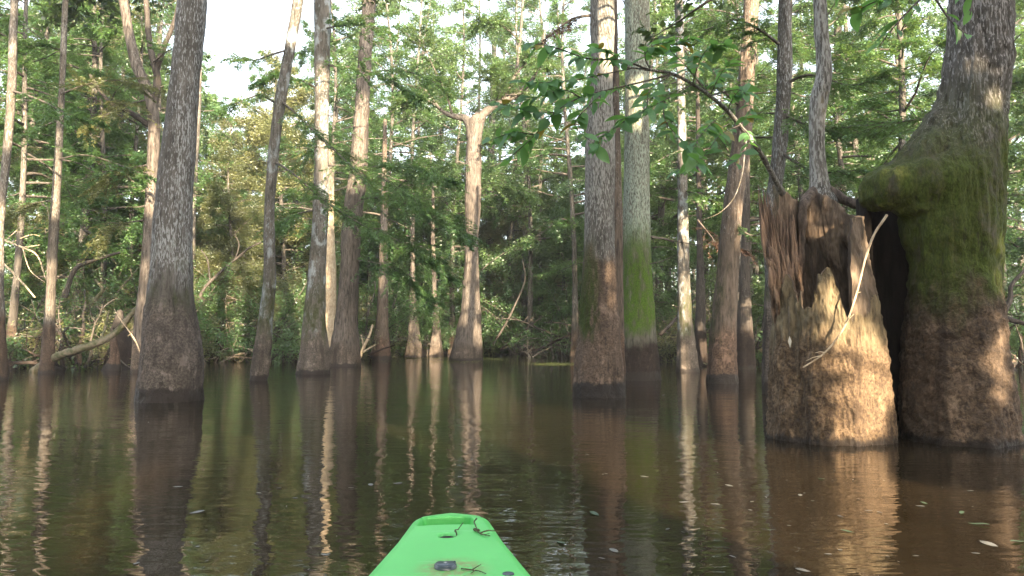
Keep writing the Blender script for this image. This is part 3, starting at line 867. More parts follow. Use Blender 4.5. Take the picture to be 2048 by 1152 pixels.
# young tree growing on the rim of the stump
DY = 7.2
prof = [(0, 1627, 1652), (60, 1628, 1655), (100, 1632, 1660), (150, 1632, 1664), (180, 1625, 1660), (200, 1622, 1656), (240, 1620, 1650), (300, 1619, 1649), (350, 1621, 1655), (380, 1619, 1662), (398, 1612, 1674)]
V, Q, axy = trunk_mesh(prof, DY, 10, 56, .03, flute=.06, ridge=.008, mud_z=-5, seed=31, lump=.04, base_z=P(1640, 410, DY)[2])
bz = P(1642, 398, DY)
e_y = empty('young_tree', bz, 'silvery young tree rooted on the rim of the hollow stump', 'tree')
M['rootbark'] = plain('brown_root_bark', (.05, .038, .03), .9, (.13, .10, .078), 24, (1, 1, .4), .02)
M['young'] = bark('silvery_young_bark', (.12, .11, .095), (.25, .235, .21), (.45, .45, .42), .75, 1, -3, blotch=(.26, .21, .12), blotch_amt=.5, wet_z=-2)
mb = MB(); mb.add(V, Q); mb.obj('trunk', M['young'], e_y)
for pts, r0, r1 in [([(1640, 375, 7.2), (1665, 388, 7.15), (1692, 402, 7.1), (1716, 410, 7.05), (1740, 424, 7.0)], .06, .035),
                    ([(1636, 378, 7.2), (1618, 394, 7.1), (1608, 412, 7.0), (1604, 450, 6.98), (1603, 500, 7.0), (1600, 570, 7.0)], .06, .03),
                    ([(1644, 380, 7.2), (1650, 400, 7.08), (1668, 440, 7.04), (1675, 520, 7.06)], .05, .015)]:
    w = smooth([P(*p) for p in pts], 30)
    V, Q = tube(w, np.linspace(r0, r1, 30), 12, .35)
    mb = MB(); mb.add(V, Q); mb.obj('root', M['rootbark'], e_y)
rng = np.random.default_rng(33)
c = crown(rng, 10, 5.6, 2.5, 9, 'leaf', (.2, .1), 22, axis=axy)
open_leaves(c)
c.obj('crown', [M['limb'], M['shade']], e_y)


# ------------------------------------------------------------------ broad near leaves
def broad_leaf_template():
    """pointed oval leaf, folded along the midrib, curling down at the tip; unit length along x"""
    t = np.array([0, .08, .22, .4, .58, .75, .9, 1.0])
    w = np.array([.012, .10, .20, .25, .235, .17, .075, .0])
    V = []
    for a, b in zip(t, w):
        zz = -.22 * a * a
        V += [(a, -b, zz + .28 * b), (a, 0, zz), (a, b, zz + .28 * b)]
    Q = []
    for k in range(7):
        for s in (0, 1):
            Q.append((k * 3 + s, (k + 1) * 3 + s, (k + 1) * 3 + s + 1, k * 3 + s + 1))
    return np.array(V), np.array(Q)


BL = broad_leaf_template()


def broad_leaves(mb, b, d, n, L, tint, mat=1):
    for k in range(len(b)):
        x = nrm(d[k]); y = nrm(np.cross(n[k], x)); z = np.cross(x, y)
        V = b[k] + L[k] * (BL[0][:, :1] * x + BL[0][:, 1:2] * y + BL[0][:, 2:] * z)
        mb.add(V, BL[1], mat, tint[k])


def leafy_twig(mb, pts, nleaf, L, rng, r0=.006, mat=1, start=.2):
    w = smooth(pts, 18)
    V, Q = tube(w, np.linspace(r0, r0 * .35, 18), 5)
    mb.add(V, Q, 0)
    for k in range(nleaf):
        a = start + (1 - start) * (k + rng.random()) / nleaf
        x = a * 16.9
        i = int(x)
        b = w[i] + (w[i + 1] - w[i]) * (x - i)
        d = nrm(w[i + 1] - w[i])
        sd = nrm(np.cross(d, [0, 0, 1])) * (1 if k % 2 else -1)
        ld = nrm(d * rng.uniform(.2, .9) + sd * rng.uniform(.5, 1) + rng.normal(size=3) * .35 + np.array([0, 0, -.15]))
        nn = nrm(np.array([0, -.35, 1]) + rng.normal(size=3) * .45)
        broad_leaves(mb, [b], [ld], [nn], [L * rng.uniform(.5, 1.3)], [np.clip(rng.normal() * .25 + .5, 0, 1)], mat if (k + nleaf) % 31 else mat + 1)


rng = np.random.default_rng(61)
lb = empty('leafy_branch', P(1562, 378, 6.75), 'long pale branch with broad green leaves springing from the splintered edge of the stump', 'branch')
main = smooth([[*P(1566, 388, 6.75), .04], [*P(1545, 350, 6.65), .035], [*P(1520, 305, 6.5), .03], [*P(1495, 270, 6.3), .026], [*P(1455, 222, 5.9), .023], [*P(1420, 192, 5.6), .019], [*P(1385, 168, 5.3), .016], [*P(1345, 148, 5.0), .016], [*P(1300, 140, 4.8), .011], [*P(1250, 135, 4.6), .007]], 50)
V, Q = tube(main[:, :3], main[:, 3] * .72, 10, .3)
mb = MB(); mb.add(V, Q); mb.obj('stem', M['young'], lb)
mb = MB()
tw = [  # photo points (x, y, distance) of the leafy twigs
    [(1300, 140, 4.8), (1240, 120, 4.5), (1180, 118, 4.3), (1110, 95, 4.1), (1055, 85, 4.0)],
    [(1345, 148, 5), (1280, 165, 4.7), (1215, 180, 4.5), (1160, 195, 4.4), (1110, 225, 4.3), (1070, 270, 4.3), (1015, 320, 4.3)],
    [(1260, 138, 4.6), (1200, 150, 4.4), (1150, 160, 4.2), (1090, 165, 4.1), (1040, 165, 4.0)],
    [(1215, 180, 4.5), (1180, 210, 4.3), (1150, 250, 4.2), (1190, 290, 4.1)],
    [(1385, 168, 5.3), (1330, 200, 4.9), (1270, 230, 4.6), (1210, 270, 4.4), (1190, 300, 4.3)],
    [(1420, 192, 5.6), (1370, 130, 5.1), (1340, 95, 4.8), (1390, 75, 4.7)],
    [(1385, 168, 5.3), (1400, 120, 5.0), (1420, 95, 4.9), (1450, 90, 4.9)],
    [(1420, 192, 5.6), (1440, 150, 5.3), (1460, 125, 5.1)],
    [(1455, 222, 5.9), (1420, 250, 5.5), (1390, 290, 5.2), (1370, 350, 5.0)],
    [(1455, 222, 5.9), (1470, 190, 5.6), (1500, 165, 5.4)],
    [(1480, 250, 6.1), (1440, 270, 5.7), (1400, 320, 5.4), (1350, 345, 5.2)],
    [(1480, 250, 6.1), (1500, 280, 5.8), (1470, 330, 5.5)],
    [(1330, 200, 4.9), (1330, 240, 4.7), (1370, 290, 4.6), (1400, 330, 4.5)],
    [(1345, 148, 5), (1300, 180, 4.6), (1290, 220, 4.4), (1240, 240, 4.3)],
    [(1250, 135, 4.6), (1220, 105, 4.4), (1190, 95, 4.3)],
    [(1300, 140, 4.8), (1290, 110, 4.6), (1310, 90, 4.5), (1340, 85, 4.5)],
    [(1110, 225, 4.3), (1070, 225, 4.2), (1030, 215, 4.1), (990, 205, 4.0)],
    [(1070, 270, 4.3), (1030, 265, 4.2), (980, 280, 4.1)],
    [(1160, 195, 4.4), (1130, 180, 4.2), (1090, 190, 4.1), (1050, 200, 4.1)],
    [(1420, 192, 5.6), (1480, 180, 5.2), (1500, 215, 5.1), (1490, 240, 5.0)],
]
nl = [12, 13, 10, 7, 12, 12, 9, 7, 10, 7, 10, 6, 9, 9, 6, 7, 6, 5, 7, 6]
for k, pts in enumerate(tw):
    leafy_twig(mb, [P(*p) for p in pts], int(nl[k] * 2.9), .108, rng, .007 if k < 2 else .0045)
M['yellow'] = leafmat('yellowing_leaf', (.20, .17, .02), (.30, .24, .03), (.35, .28, .03), .35, .08)
mb.obj('foliage', [M['twig'], M['big'], M['yellow']], lb)
# pale vine looping down from the branch
w = smooth([P(1494, 268, 6.2), P(1490, 300, 6.1), P(1484, 350, 6.05), P(1468, 395, 6.0), P(1440, 425, 6.0), P(1405, 440, 6.0)], 30)
V, Q = tube(w, np.linspace(.0065, .003, 30), 7, .15)
mb = MB(); mb.add(V, Q)
tag(mb.obj('vine', M['young'], None, w[0]), 'pale bare vine looping down from the leafy branch', 'vine')

# leafy bough coming in over the top edge, close by
nb = empty('leafy_bough', P(2040, -120, 3.6), 'close bough of broad leaves dipping into view past the top of the giant trunk', 'branch')
mb = MB()
for pts, n in [([(2060, -120, 3.6), (1960, -60, 3.4), (1860, -20, 3.3), (1760, 0, 3.2), (1700, 30, 3.2)], 17),
               ([(1960, -60, 3.4), (1950, -20, 3.2), (1940, 30, 3.1)], 4),
               ([(1860, -20, 3.3), (1800, 40, 3.2), (1760, 90, 3.1)], 8),
               ([(1860, -20, 3.3), (1900, 40, 3.2), (1935, 70, 3.1)], 4), ([(1760, 0, 3.2), (1740, -40, 3.1), (1690, -30, 3.1)], 6)]:
    leafy_twig(mb, [P(*p) for p in pts], n, .12, rng, .006)
mb.obj('foliage', [M['twig'], M['big'], M['yellow']], nb)


# ------------------------------------------------------------------ boughs of feathery foliage on the nearer trees
def feather_bough(name_mats, pts, ntw, L2, leaf, per, rng, droop=.5, r0=.03, start=.12, tint=.5, fan=1.0):
    """one bough: a tapering stem with flat feathery side twigs"""
    mb = MB()
    w = smooth([P(*p) for p in pts], 24)
    V, Q = tube(w, np.linspace(r0, r0 * .15, 24), 7, .2)
    mb.add(V, Q, 0)
    for k in range(ntw):
        a = start + (1 - start) * rng.random() ** .85
        x = a * 22.9; i = int(x)
        b = w[i] + (w[i + 1] - w[i]) * (x - i)
        d = nrm(w[i + 1] - w[i])
        sd = nrm(np.cross(d, [0, 0, 1])) * rng.choice([-1, 1]) * fan
        v = nrm(d * .7 + sd * rng.uniform(.3, 1.0) + rng.normal(size=3) * .22)
        l2 = L2 * rng.uniform(.4, 1.1) * (1.25 - .7 * a)
        t = limb_path(b, math.atan2(v[1], v[0]), math.asin(np.clip(v[2], -1, 1)), l2, droop, rng, 6, .1)
        V, Q = tube(t, np.linspace(.006, .002, 6), 3)
        mb.add(V, Q, 0)
        spray(mb, t, int(per * rng.uniform(.6, 1.3)), leaf[0], leaf[1], rng, 1, .7, 1.0, np.clip(tint + rng.normal() * .2, 0, 1), jit=.015, tw=.15)
    return mb


rng = np.random.default_rng(91)
FB = [  # (tree index in TREES, bough path, twigs, twig length, leaf, per, material, tint)
    ('slender grey', [(560, 200, 17), (600, 235, 16.6), (640, 275, 16.2), (690, 320, 15.8), (740, 370, 15.5)], 46, 1.0, (.07, .02), 80, 'fern', .25),
    ('slender grey', [(545, 320, 17), (590, 350, 16.5), (640, 395, 16), (700, 435, 15.6), (760, 470, 15.3)], 60, 1.0, (.07, .02), 90, 'fern', .6),
    ('slender grey', [(575, 100, 17), (540, 110, 16.5), (510, 120, 16.2), (470, 118, 16)], 24, .8, (.07, .02), 70, 'fern', .3),
    ('slender grey', [(550, 205, 17), (520, 190, 16.6), (490, 200, 16.2), (450, 215, 16)], 24, .8, (.07, .02), 70, 'fern', .3),
    ('round white lichen', [(640, 60, 20.5), (690, 50, 20), (750, 55, 19.5), (800, 75, 19)], 40, 1.3, (.09, .03), 90, 'fern', .35),
    ('round white lichen', [(645, 130, 20.5), (700, 135, 20), (760, 150, 19.6), (830, 190, 19.2)], 40, 1.3, (.09, .03), 90, 'fern', .35),
    ('round white lichen', [(640, 180, 20.5), (600, 160, 20), (560, 150, 19.6), (520, 160, 19.2)], 34, 1.1, (.09, .03), 90, 'fern', .3),
    ('reddish trunk', [(715, 400, 27), (760, 395, 26), (820, 410, 25), (880, 430, 24.5), (930, 470, 24)], 144, 1.9, (.10, .035), 110, 'fern', .55),
    ('reddish trunk', [(715, 450, 27), (770, 470, 26), (830, 500, 25.4), (890, 545, 25)], 144, 1.8, (.10, .035), 110, 'fern', .5),
    ('reddish trunk', [(712, 520, 27), (770, 530, 26), (820, 560, 25.5), (870, 600, 25.2)], 96, 1.4, (.10, .035), 100, 'fern', .4),
    ('reddish trunk', [(720, 340, 27), (770, 330, 26), (830, 335, 25), (900, 360, 24)], 96, 1.7, (.10, .035), 100, 'fern', .4),
    ('reddish trunk', [(730, 60, 27), (690, 75, 26.5), (640, 90, 26), (590, 110, 25.5)], 40, 1.5, (.10, .035), 90, 'fern', .3),
    ('straight grey split', [(1565, 230, 12.5), (1620, 250, 12), (1680, 255, 11.7), (1760, 250, 11.4)], 46, .9, (.06, .02), 90, 'fern', .2),
    ('straight grey split', [(1560, 90, 12.5), (1520, 60, 12), (1470, 40, 11.7), (1410, 60, 11.4)], 40, .9, (.06, .02), 80, 'fern', .3),
    ('straight grey split', [(1555, 300, 12.5), (1600, 330, 12.2), (1650, 345, 12), (1720, 340, 11.8)], 34, .8, (.06, .02), 80, 'fern', .3),
    ('giant mossy', [(1950, 235, 7), (1880, 235, 8.4), (1800, 245, 9.4), (1720, 262, 10)], 30, .8, (.06, .02), 70, 'fern', .25),
    ('brown trunk leaning', [(1478, 210, 15.8), (1440, 180, 15.2), (1390, 170, 14.8), (1330, 190, 14.4)], 34, 1.0, (.07, .022), 80, 'fern', .35),
    ('brown trunk leaning', [(1450, 430, 15.8), (1500, 470, 15.5), (1545, 455, 15.2)], 14, .6, (.07, .022), 60, 'fern', .6),
    ('big pale trunk', [(1185, 30, 11.9), (1140, 40, 11.6), (1090, 80, 11.4)], 12, .6, (.06, .02), 50, 'dry', .3),
    ('straight slim pale', [(118, 190, 21), (170, 170, 20.5), (230, 160, 20), (290, 175, 19.7)], 34, 1.2, (.09, .03), 80, 'olive', .6),
    ('straight slim pale', [(118, 240, 21), (60, 260, 20.5), (10, 250, 20)], 34, 1.2, (.09, .03), 80, 'fern', .4),
    ('straight slim pale', [(112, 320, 21), (170, 310, 20.5), (240, 330, 20), (290, 350, 19.7)], 34, 1.2, (.09, .03), 80, 'fern', .5),
    ('crooked forked', [(290, 200, 21), (240, 215, 20), (180, 250, 19.5)], 34, 1.3, (.09, .03), 90, 'olive', .6),
    ('crooked forked', [(300, 130, 21), (340, 100, 20.5), (390, 95, 20)], 24, 1.0, (.09, .03), 80, 'fern', .3),
    ('slim brown trunk cut', [(20, 180, 17), (80, 200, 16.5), (140, 230, 16), (190, 240, 15.7)], 34, 1.0, (.08, .025), 90, 'fern', .3),
    ('slender straight pale', [(1362, 90, 22), (1410, 120, 21.5), (1450, 110, 21)], 34, 1.2, (.09, .03), 80, 'fern', .4),
    ('slender straight pale', [(1362, 300, 22), (1320, 320, 21.5), (1290, 350, 21)], 24, 1.0, (.09, .03), 80, 'fern', .4),
]
FB += [
    ('reddish trunk', [(735, 150, 27), (780, 140, 26), (840, 150, 25), (890, 180, 24)], 60, 1.9, (.09, .03), 110, 'fern', .5),
    ('reddish trunk', [(720, 250, 27), (680, 260, 26), (640, 290, 25), (600, 330, 24.5)], 50, 1.6, (.09, .03), 110, 'fern', .5),
    ('round white lichen', [(655, 330, 20.5), (710, 335, 20), (770, 360, 19.6), (830, 400, 19.2)], 46, 1.3, (.08, .028), 100, 'fern', .5),
    ('round white lichen', [(630, 420, 20.5), (590, 430, 20), (550, 460, 19.6)], 34, 1.1, (.08, .028), 100, 'fern', .6),
    ('crooked forked', [(295, 330, 21), (250, 340, 20.5), (200, 370, 20)], 40, 1.3, (.08, .03), 100, 'olive', .7),
    ('crooked forked', [(290, 440, 21), (240, 450, 20.5), (190, 490, 20)], 36, 1.2, (.08, .03), 100, 'olive', .5),
    ('straight slim pale', [(110, 400, 21), (60, 410, 20.5), (10, 440, 20)], 36, 1.2, (.08, .03), 100, 'olive', .5),
    ('straight slim pale', [(122, 100, 21), (80, 90, 20.5), (20, 100, 20)], 36, 1.2, (.08, .03), 100, 'fern', .5),
    ('slender straight pale', [(1360, 200, 22), (1320, 210, 21.5), (1270, 240, 21)], 36, 1.3, (.08, .03), 100, 'fern', .4),
    ('slender straight pale', [(1365, 380, 22), (1400, 390, 21.5), (1440, 410, 21)], 30, 1.1, (.08, .03), 100, 'fern', .5),
    ('brown trunk leaning', [(1490, 90, 15.8), (1530, 80, 15.3), (1600, 100, 15)], 40, 1.0, (.06, .02), 100, 'fern', .4),
    ('high fork', [(940, 330, 35.5), (900, 330, 35), (850, 350, 34.5)], 50, 1.9, (.11, .045), 90, 'leaf', .6),
    ('high fork', [(955, 380, 35.5), (1000, 370, 35), (1060, 390, 34.5)], 50, 1.9, (.11, .045), 90, 'leaf', .6),
    ('high fork', [(945, 300, 35.5), (990, 280, 35), (1040, 270, 34.5)], 50, 1.9, (.11, .045), 90, 'leaf', .6),
    ('straight grey split', [(1565, 170, 12.5), (1620, 150, 12.2), (1700, 170, 12), (1780, 150, 11.7)], 50, 1.0, (.05, .017), 110, 'fern', .35),
]
roots = {o['label']: o for o in COL.objects if o.get('label')}


def root_of(s):
    return next(o for l, o in roots.items() if l.startswith(s) or s in l)


for s, pts, ntw, L2, leaf, per, mt, ti in FB:
    b = feather_bough(None, pts, ntw, L2, leaf, per, rng, tint=ti)
    b.obj('bough', [M['limb'], M[mt]], root_of(s))

# fork limbs of the crooked tree, and leaves on the high-forked tree
for pts, r0, r1 in [([(303, 220), (315, 160), (300, 90), (292, 0)], .13, .07), ([(312, 140), (330, 90), (350, 40), (360, -10)], .09, .05), ([(298, 250), (260, 225), (215, 200), (180, 150)], .09, .04)]:
    w = smooth([P(x, y, 21) for x, y in pts], 20)
    V, Q = tube(w, np.linspace(r0, r1, 20), 8, .2)
    mb = MB(); mb.add(V, Q); mb.obj('limb', M['dark'], root_of('crooked forked'))
for pts in [[(985, 214, 35.5), (1000, 180, 35), (980, 140, 34.6)], [(880, 218, 35.5), (850, 200, 35), (800, 205, 34.6)], [(905, 232, 35.5), (890, 180, 35), (860, 120, 34.6), (840, 60, 34)],
            [(1030, 150, 35.5), (1060, 120, 35), (1090, 130, 34)], [(1040, 80, 35.5), (1000, 50, 35), (950, 40, 34)]]:
    feather_bough(None, pts, 64, 1.9, (.13, .055), 70, rng, tint=.5, r0=.06).obj('bough', [M['limb'], M['leaf']], e13)


# ------------------------------------------------------------------ trees further back, copied from a few kinds
def bg_kind(seed, H, z0, spread, limbs, kind, leaf, per, r, mat, sparse=1.0, up=.3, droop=.35, subs=11, bend=.4):
    rng = np.random.default_rng(seed)
    zs = np.linspace(-.3, H, 40)
    cx = bend * np.sin(zs * .28 + seed) * (np.clip(zs, 0, None) / H)
    cy = bend * np.cos(zs * .23 + seed) * (np.clip(zs, 0, None) / H)
    rr = r * (1 - .72 * np.clip(zs, 0, None) / H) + r * 1.1 * np.exp(-np.clip(zs, 0, None) / .9)
    V, Q = tube(np.stack([cx, cy, zs], -1), rr, 14, .12, seed)
    m = MB(); m.add(V, Q)
    ax = lambda z: (np.array([np.interp(z, zs, cx), np.interp(z, zs, cy), z]), r)
    c = crown(rng, H, z0, spread, limbs, kind, leaf, per, up, droop, sparse, r, ax, subs)
    return m.mesh('trunk', [M['far']]), c.mesh('crown', [M['limb'], M[mat]])


KINDS = {
    'fern_tall': bg_kind(1, 20, 5, 4.4, 66, 'fern', (.13, .052), 132, .22, 'fern', subs=14),
    'fern_low': bg_kind(2, 15, 2.6, 3.8, 62, 'fern', (.115, .046), 160, .17, 'fern', droop=.5, subs=14),
    'leaf_tall': bg_kind(3, 21, 6, 4.6, 62, 'leaf', (.13, .064), 126, .23, 'leaf', subs=14),
    'leaf_low': bg_kind(4, 14, 2.4, 4.0, 58, 'leaf', (.12, .06), 160, .15, 'leaf', droop=.45, subs=14),
    'olive_low': bg_kind(5, 12, 1.8, 3.6, 56, 'leaf', (.105, .048), 180, .14, 'olive', droop=.5, subs=14),
    'sparse': bg_kind(6, 20, 4.5, 4.2, 44, 'leaf', (.125, .062), 140, .15, 'leaf', .9),
    'sparse_fern': bg_kind(7, 21, 6, 4.2, 46, 'fern', (.125, .05), 140, .15, 'fern', .9),
}
KLOOK = {'fern_tall': 'tall feathery tree', 'fern_low': 'low branched feathery tree', 'leaf_tall': 'tall dark leafed tree', 'leaf_low': 'bushy low branched tree',
         'olive_low': 'short yellow green tree', 'sparse': 'thin crowned tree', 'sparse_fern': 'wispy tall tree'}
MARKS = [(10, 'slim edge trunk'), (96, 'slim pale trunk'), (275, 'crooked forked trunk'), (345, 'thick grey trunk'), (520, 'slender curved trunk'), (626, 'lichen spotted trunk'), (690, 'reddish trunk'),
         (828, 'sunlit cypress cone'), (935, 'high forked tree'), (1050, 'far square footed trunk'), (1195, 'big pale trunk'), (1280, 'green mossy trunk'), (1375, 'slender pale trunk'),
         (1445, 'brown leaning trunk'), (1545, 'grey split trunk'), (1660, 'hollow stump'), (1910, 'giant mossy trunk')]
used = {}


def between(px):
    a = [m for m in MARKS if m[0] <= px]
    b = [m for m in MARKS if m[0] > px]
    if not a: return 'past the ' + MARKS[0][1]
    if not b: return 'past the ' + MARKS[-1][1]
    if min(px - a[-1][0], b[0][0] - px) < 18:
        return 'right behind the ' + (a[-1][1] if px - a[-1][0] < b[0][0] - px else b[0][1])
    return f'between the {a[-1][1]} and {b[0][1]}'


def uniq(lab, far):
    if lab in used:
        used[lab] += 1
        lab2 = lab.replace(' between', f', {["", "next one back", "farther back", "farthest back", "last of its row"][min(used[lab], 4)]}, between').replace(' right behind', ', farther back, right behind')
        lab2 = lab2 if lab2 != lab else lab + ', farther back'
        return lab2.replace(' trunk', '') if len(lab2.split()) > 16 else lab2
    used[lab] = 0
    return lab


BG = [  # photo x, distance, kind, scale
    (-70, 30, 'fern_tall', 1.1), (30, 36, 'leaf_low', 1.5), (60, 52, 'leaf_tall', 1.25), (150, 30, 'fern_low', 1.15), (165, 46, 'fern_tall', 1.3), (215, 38, 'olive_low', 1.5),
    (235, 58, 'leaf_tall', 1.3), (330, 42, 'leaf_low', 1.5), (365, 55, 'fern_low', 1.5), (420, 48, 'olive_low', 1.25), (470, 60, 'leaf_low', 1.3), (470, 36, 'olive_low', .85), (520, 56, 'fern_low', 1.5),
    (570, 42, 'olive_low', 1.3), (600, 58, 'sparse', 1.35), (655, 50, 'fern_low', 1.5), (705, 62, 'leaf_low', 1.5), (740, 50, 'fern_low', 1.0), (775, 60, 'sparse', 1.45), (800, 54, 'fern_low', .95),
    (850, 60, 'leaf_low', 1.1), (885, 66, 'sparse', 1.5), (925, 58, 'fern_low', 1.0), (1000, 68, 'sparse', 1.5), (1020, 56, 'olive_low', 1.05), (1075, 62, 'leaf_low', 1.1), (1100, 64, 'sparse', 1.5),
    (1130, 48, 'leaf_low', .9), (1190, 60, 'fern_low', 1.6), (1250, 46, 'leaf_low', 1.4), (1320, 40, 'fern_tall', 1.1), (1340, 60, 'leaf_tall', 1.35), (1410, 44, 'fern_tall', 1.2), (1440, 62, 'fern_low', 1.8),
    (1500, 36, 'leaf_tall', 1.0), (1520, 52, 'fern_low', 1.6), (1600, 42, 'leaf_low', 1.5), (1640, 58, 'fern_tall', 1.35), (1720, 30, 'fern_low', 1.15), (1760, 48, 'fern_tall', 1.2), (1840, 38, 'leaf_low', 1.4),
    (1920, 54, 'fern_tall', 1.3), (2010, 30, 'fern_low', 1.15), (2050, 44, 'leaf_low', 1.5), (2110, 34, 'fern_tall', 1.0), (2180, 50, 'leaf_tall', 1.2), (-140, 42, 'leaf_tall', 1.2), (1795, 20, 'fern_low', .85),
    (2120, 20, 'leaf_low', .85), (1370, 34, 'sparse_fern', 1.0), (265, 32, 'sparse', .9), (1175, 70, 'sparse', 1.4), (90, 66, 'leaf_tall', 1.4), (200, 30, 'sparse_fern', .85), (100, 40, 'sparse', 1.1), (310, 36, 'sparse_fern', 1.0),
    (640, 40, 'sparse_fern', 1.05), (760, 44, 'sparse_fern', 1.15), (820, 48, 'sparse', 1.2), (1060, 46, 'sparse', 1.15), (1150, 40, 'sparse_fern', 1.1), (1480, 28, 'sparse_fern', .9), (130, 34, 'olive_low', .95), (310, 34, 'olive_low', .9), (450, 43, 'olive_low', 1.1), (545, 48, 'olive_low', 1.25), (600, 46, 'leaf_low', .9), (640, 56, 'olive_low', 1.4), (690, 54, 'olive_low', 1.0), (980, 60, 'olive_low', 1.1), (1055, 54, 'olive_low', 1.0), (1110, 58, 'olive_low', 1.2), (780, 62, 'olive_low', 1.2), (860, 56, 'fern_low', .95), (700, 50, 'sparse', 1.3), (840, 56, 'sparse_fern', 1.35), (905, 50, 'sparse', 1.25), (960, 58, 'sparse_fern', 1.4), (1015, 52, 'sparse', 1.3), (1040, 66, 'leaf_tall', 1.3), (1085, 50, 'sparse_fern', 1.25), (870, 68, 'leaf_tall', 1.3), (735, 68, 'leaf_tall', 1.35), (1700, 24, 'sparse', .8), (1620, 30, 'sparse_fern', .95), (20, 24, 'sparse_fern', .8), (1290, 32, 'sparse', .9),
]
rng = np.random.default_rng(2)
for px, D, kd, sc in BG:
    b = P(px, HOR, D); b[2] = 0
    e = empty('background_tree', b, uniq(f'{KLOOK[kd]} {between(px)}', D), 'tree', 'trees further back in the swamp')
    tm, cm = KINDS[kd]
    for nm, me in (('trunk', tm), ('crown', cm)):
        o = bpy.data.objects.new(nm, me); COL.objects.link(o); o.parent = e
    e.rotation_euler = (rng.normal() * .02, rng.normal() * .02, rng.random() * 6.28)
    e.scale = (sc, sc, sc * rng.uniform(.92, 1.08))


# ------------------------------------------------------------------ shrubs along the far edge of the water
def shrub_kind(seed, H, sp, stems, mat, leaf, per, bare=.3):
    rng = np.random.default_rng(seed)
    fo, st = MB(), MB()
    for s in range(stems):
        az = rng.random() * 6.283
        ln = H * rng.uniform(.7, 1.25)
        p = limb_path([rng.normal() * .3, rng.normal() * .3, -.2], az, rng.uniform(.6, 1.35), ln, rng.uniform(.3, 1.2) * sp, rng, 12, .14)
        V, Q = tube(p, np.linspace(.045, .010, 12) * rng.uniform(.6, 1.2), 6, .2)
        st.add(V, Q, 0)
        for k in range(11):
            a = rng.uniform(bare, 1)
            i = min(int(a * 11), 10)
            az2 = az + rng.normal() * 1.1
            t = limb_path(p[i], az2, rng.normal() * .5 + .25, H * rng.uniform(.15, .38), .8, rng, 6, .2)
            V, Q = tube(t, np.linspace(.009, .003, 6), 3)
            fo.add(V, Q, 0)
            spray(fo, t, int(per * 3.6 * rng.uniform(.3, 1.4)), leaf[0] * 1.1, leaf[1] * 1.3, rng, 1, .4, .9, np.clip(rng.normal() * .25 + .5, 0, 1), jit=.1, tw=.18)
    return st.mesh('stem', [M['limb']]), fo.mesh('foliage', [M['twig'], M[mat]])


SH = {'olive': shrub_kind(1, 4.2, 1.0, 12, 'olive', (.11, .045), 42, .36), 'green': shrub_kind(2, 5.0, .9, 13, 'leaf', (.11, .05), 44, .38),
      'arch': shrub_kind(3, 6.0, 1.4, 10, 'fern', (.10, .04), 44, .36), 'twiggy': shrub_kind(4, 3.4, 1.2, 14, 'olive', (.09, .035), 12, .2)}
SLOOK = {'olive': 'olive leafed shrub', 'green': 'dark green shrub', 'arch': 'arching feathery shrub', 'twiggy': 'twiggy half bare shrub'}
SHR = [(20, 27, 'green', .9), (60, 25, 'twiggy', 1.0), (140, 29, 'arch', 1.0), (180, 26, 'twiggy', .9), (210, 33, 'green', 1.0), (300, 30, 'arch', .9), (250, 27, 'olive', .8), (420, 33, 'twiggy', 1.1),
       (440, 40, 'green', 1.1), (490, 36, 'olive', 1.0), (545, 33, 'green', .9), (585, 40, 'olive', 1.1), (610, 34, 'twiggy', 1.0), (720, 40, 'arch', 1.0), (740, 38, 'twiggy', .9), (790, 46, 'arch', 1.0), (850, 50, 'arch', 1.0),
       (905, 52, 'green', 1.0), (1000, 52, 'olive', 1.15), (1030, 47, 'arch', 1.05), (1080, 50, 'green', 1.1), (1125, 43, 'arch', 1.0), (1140, 52, 'green', 1.1), (1330, 38, 'green', .9), (1345, 33, 'twiggy', 1.0),
       (1410, 36, 'arch', .9), (1510, 34, 'green', .9), (1520, 29, 'twiggy', .9), (1730, 26, 'green', .9), (1790, 30, 'arch', 1.0), (2030, 24, 'arch', .8), (2060, 30, 'green', 1.0), (-30, 32, 'arch', 1.0), (1210, 46, 'green', 1.1), (1275, 44, 'arch', 1.1), (660, 42, 'green', 1.1)]
for px, D, kd, sc in SHR:
    b = P(px, HOR, D); b[2] = 0
    e = empty('shrub', b, uniq(f'{SLOOK[kd]} {between(px)}', D), 'shrub', 'shrubs along the far edge of the water')
    for nm, me in (('stem', SH[kd][0]), ('foliage', SH[kd][1])):
        o = bpy.data.objects.new(nm, me); COL.objects.link(o); o.parent = e
    e.rotation_euler = (0, 0, rng.random() * 6.28)
    e.scale = (sc * rng.uniform(.9, 1.15), sc * rng.uniform(.9, 1.15), sc)

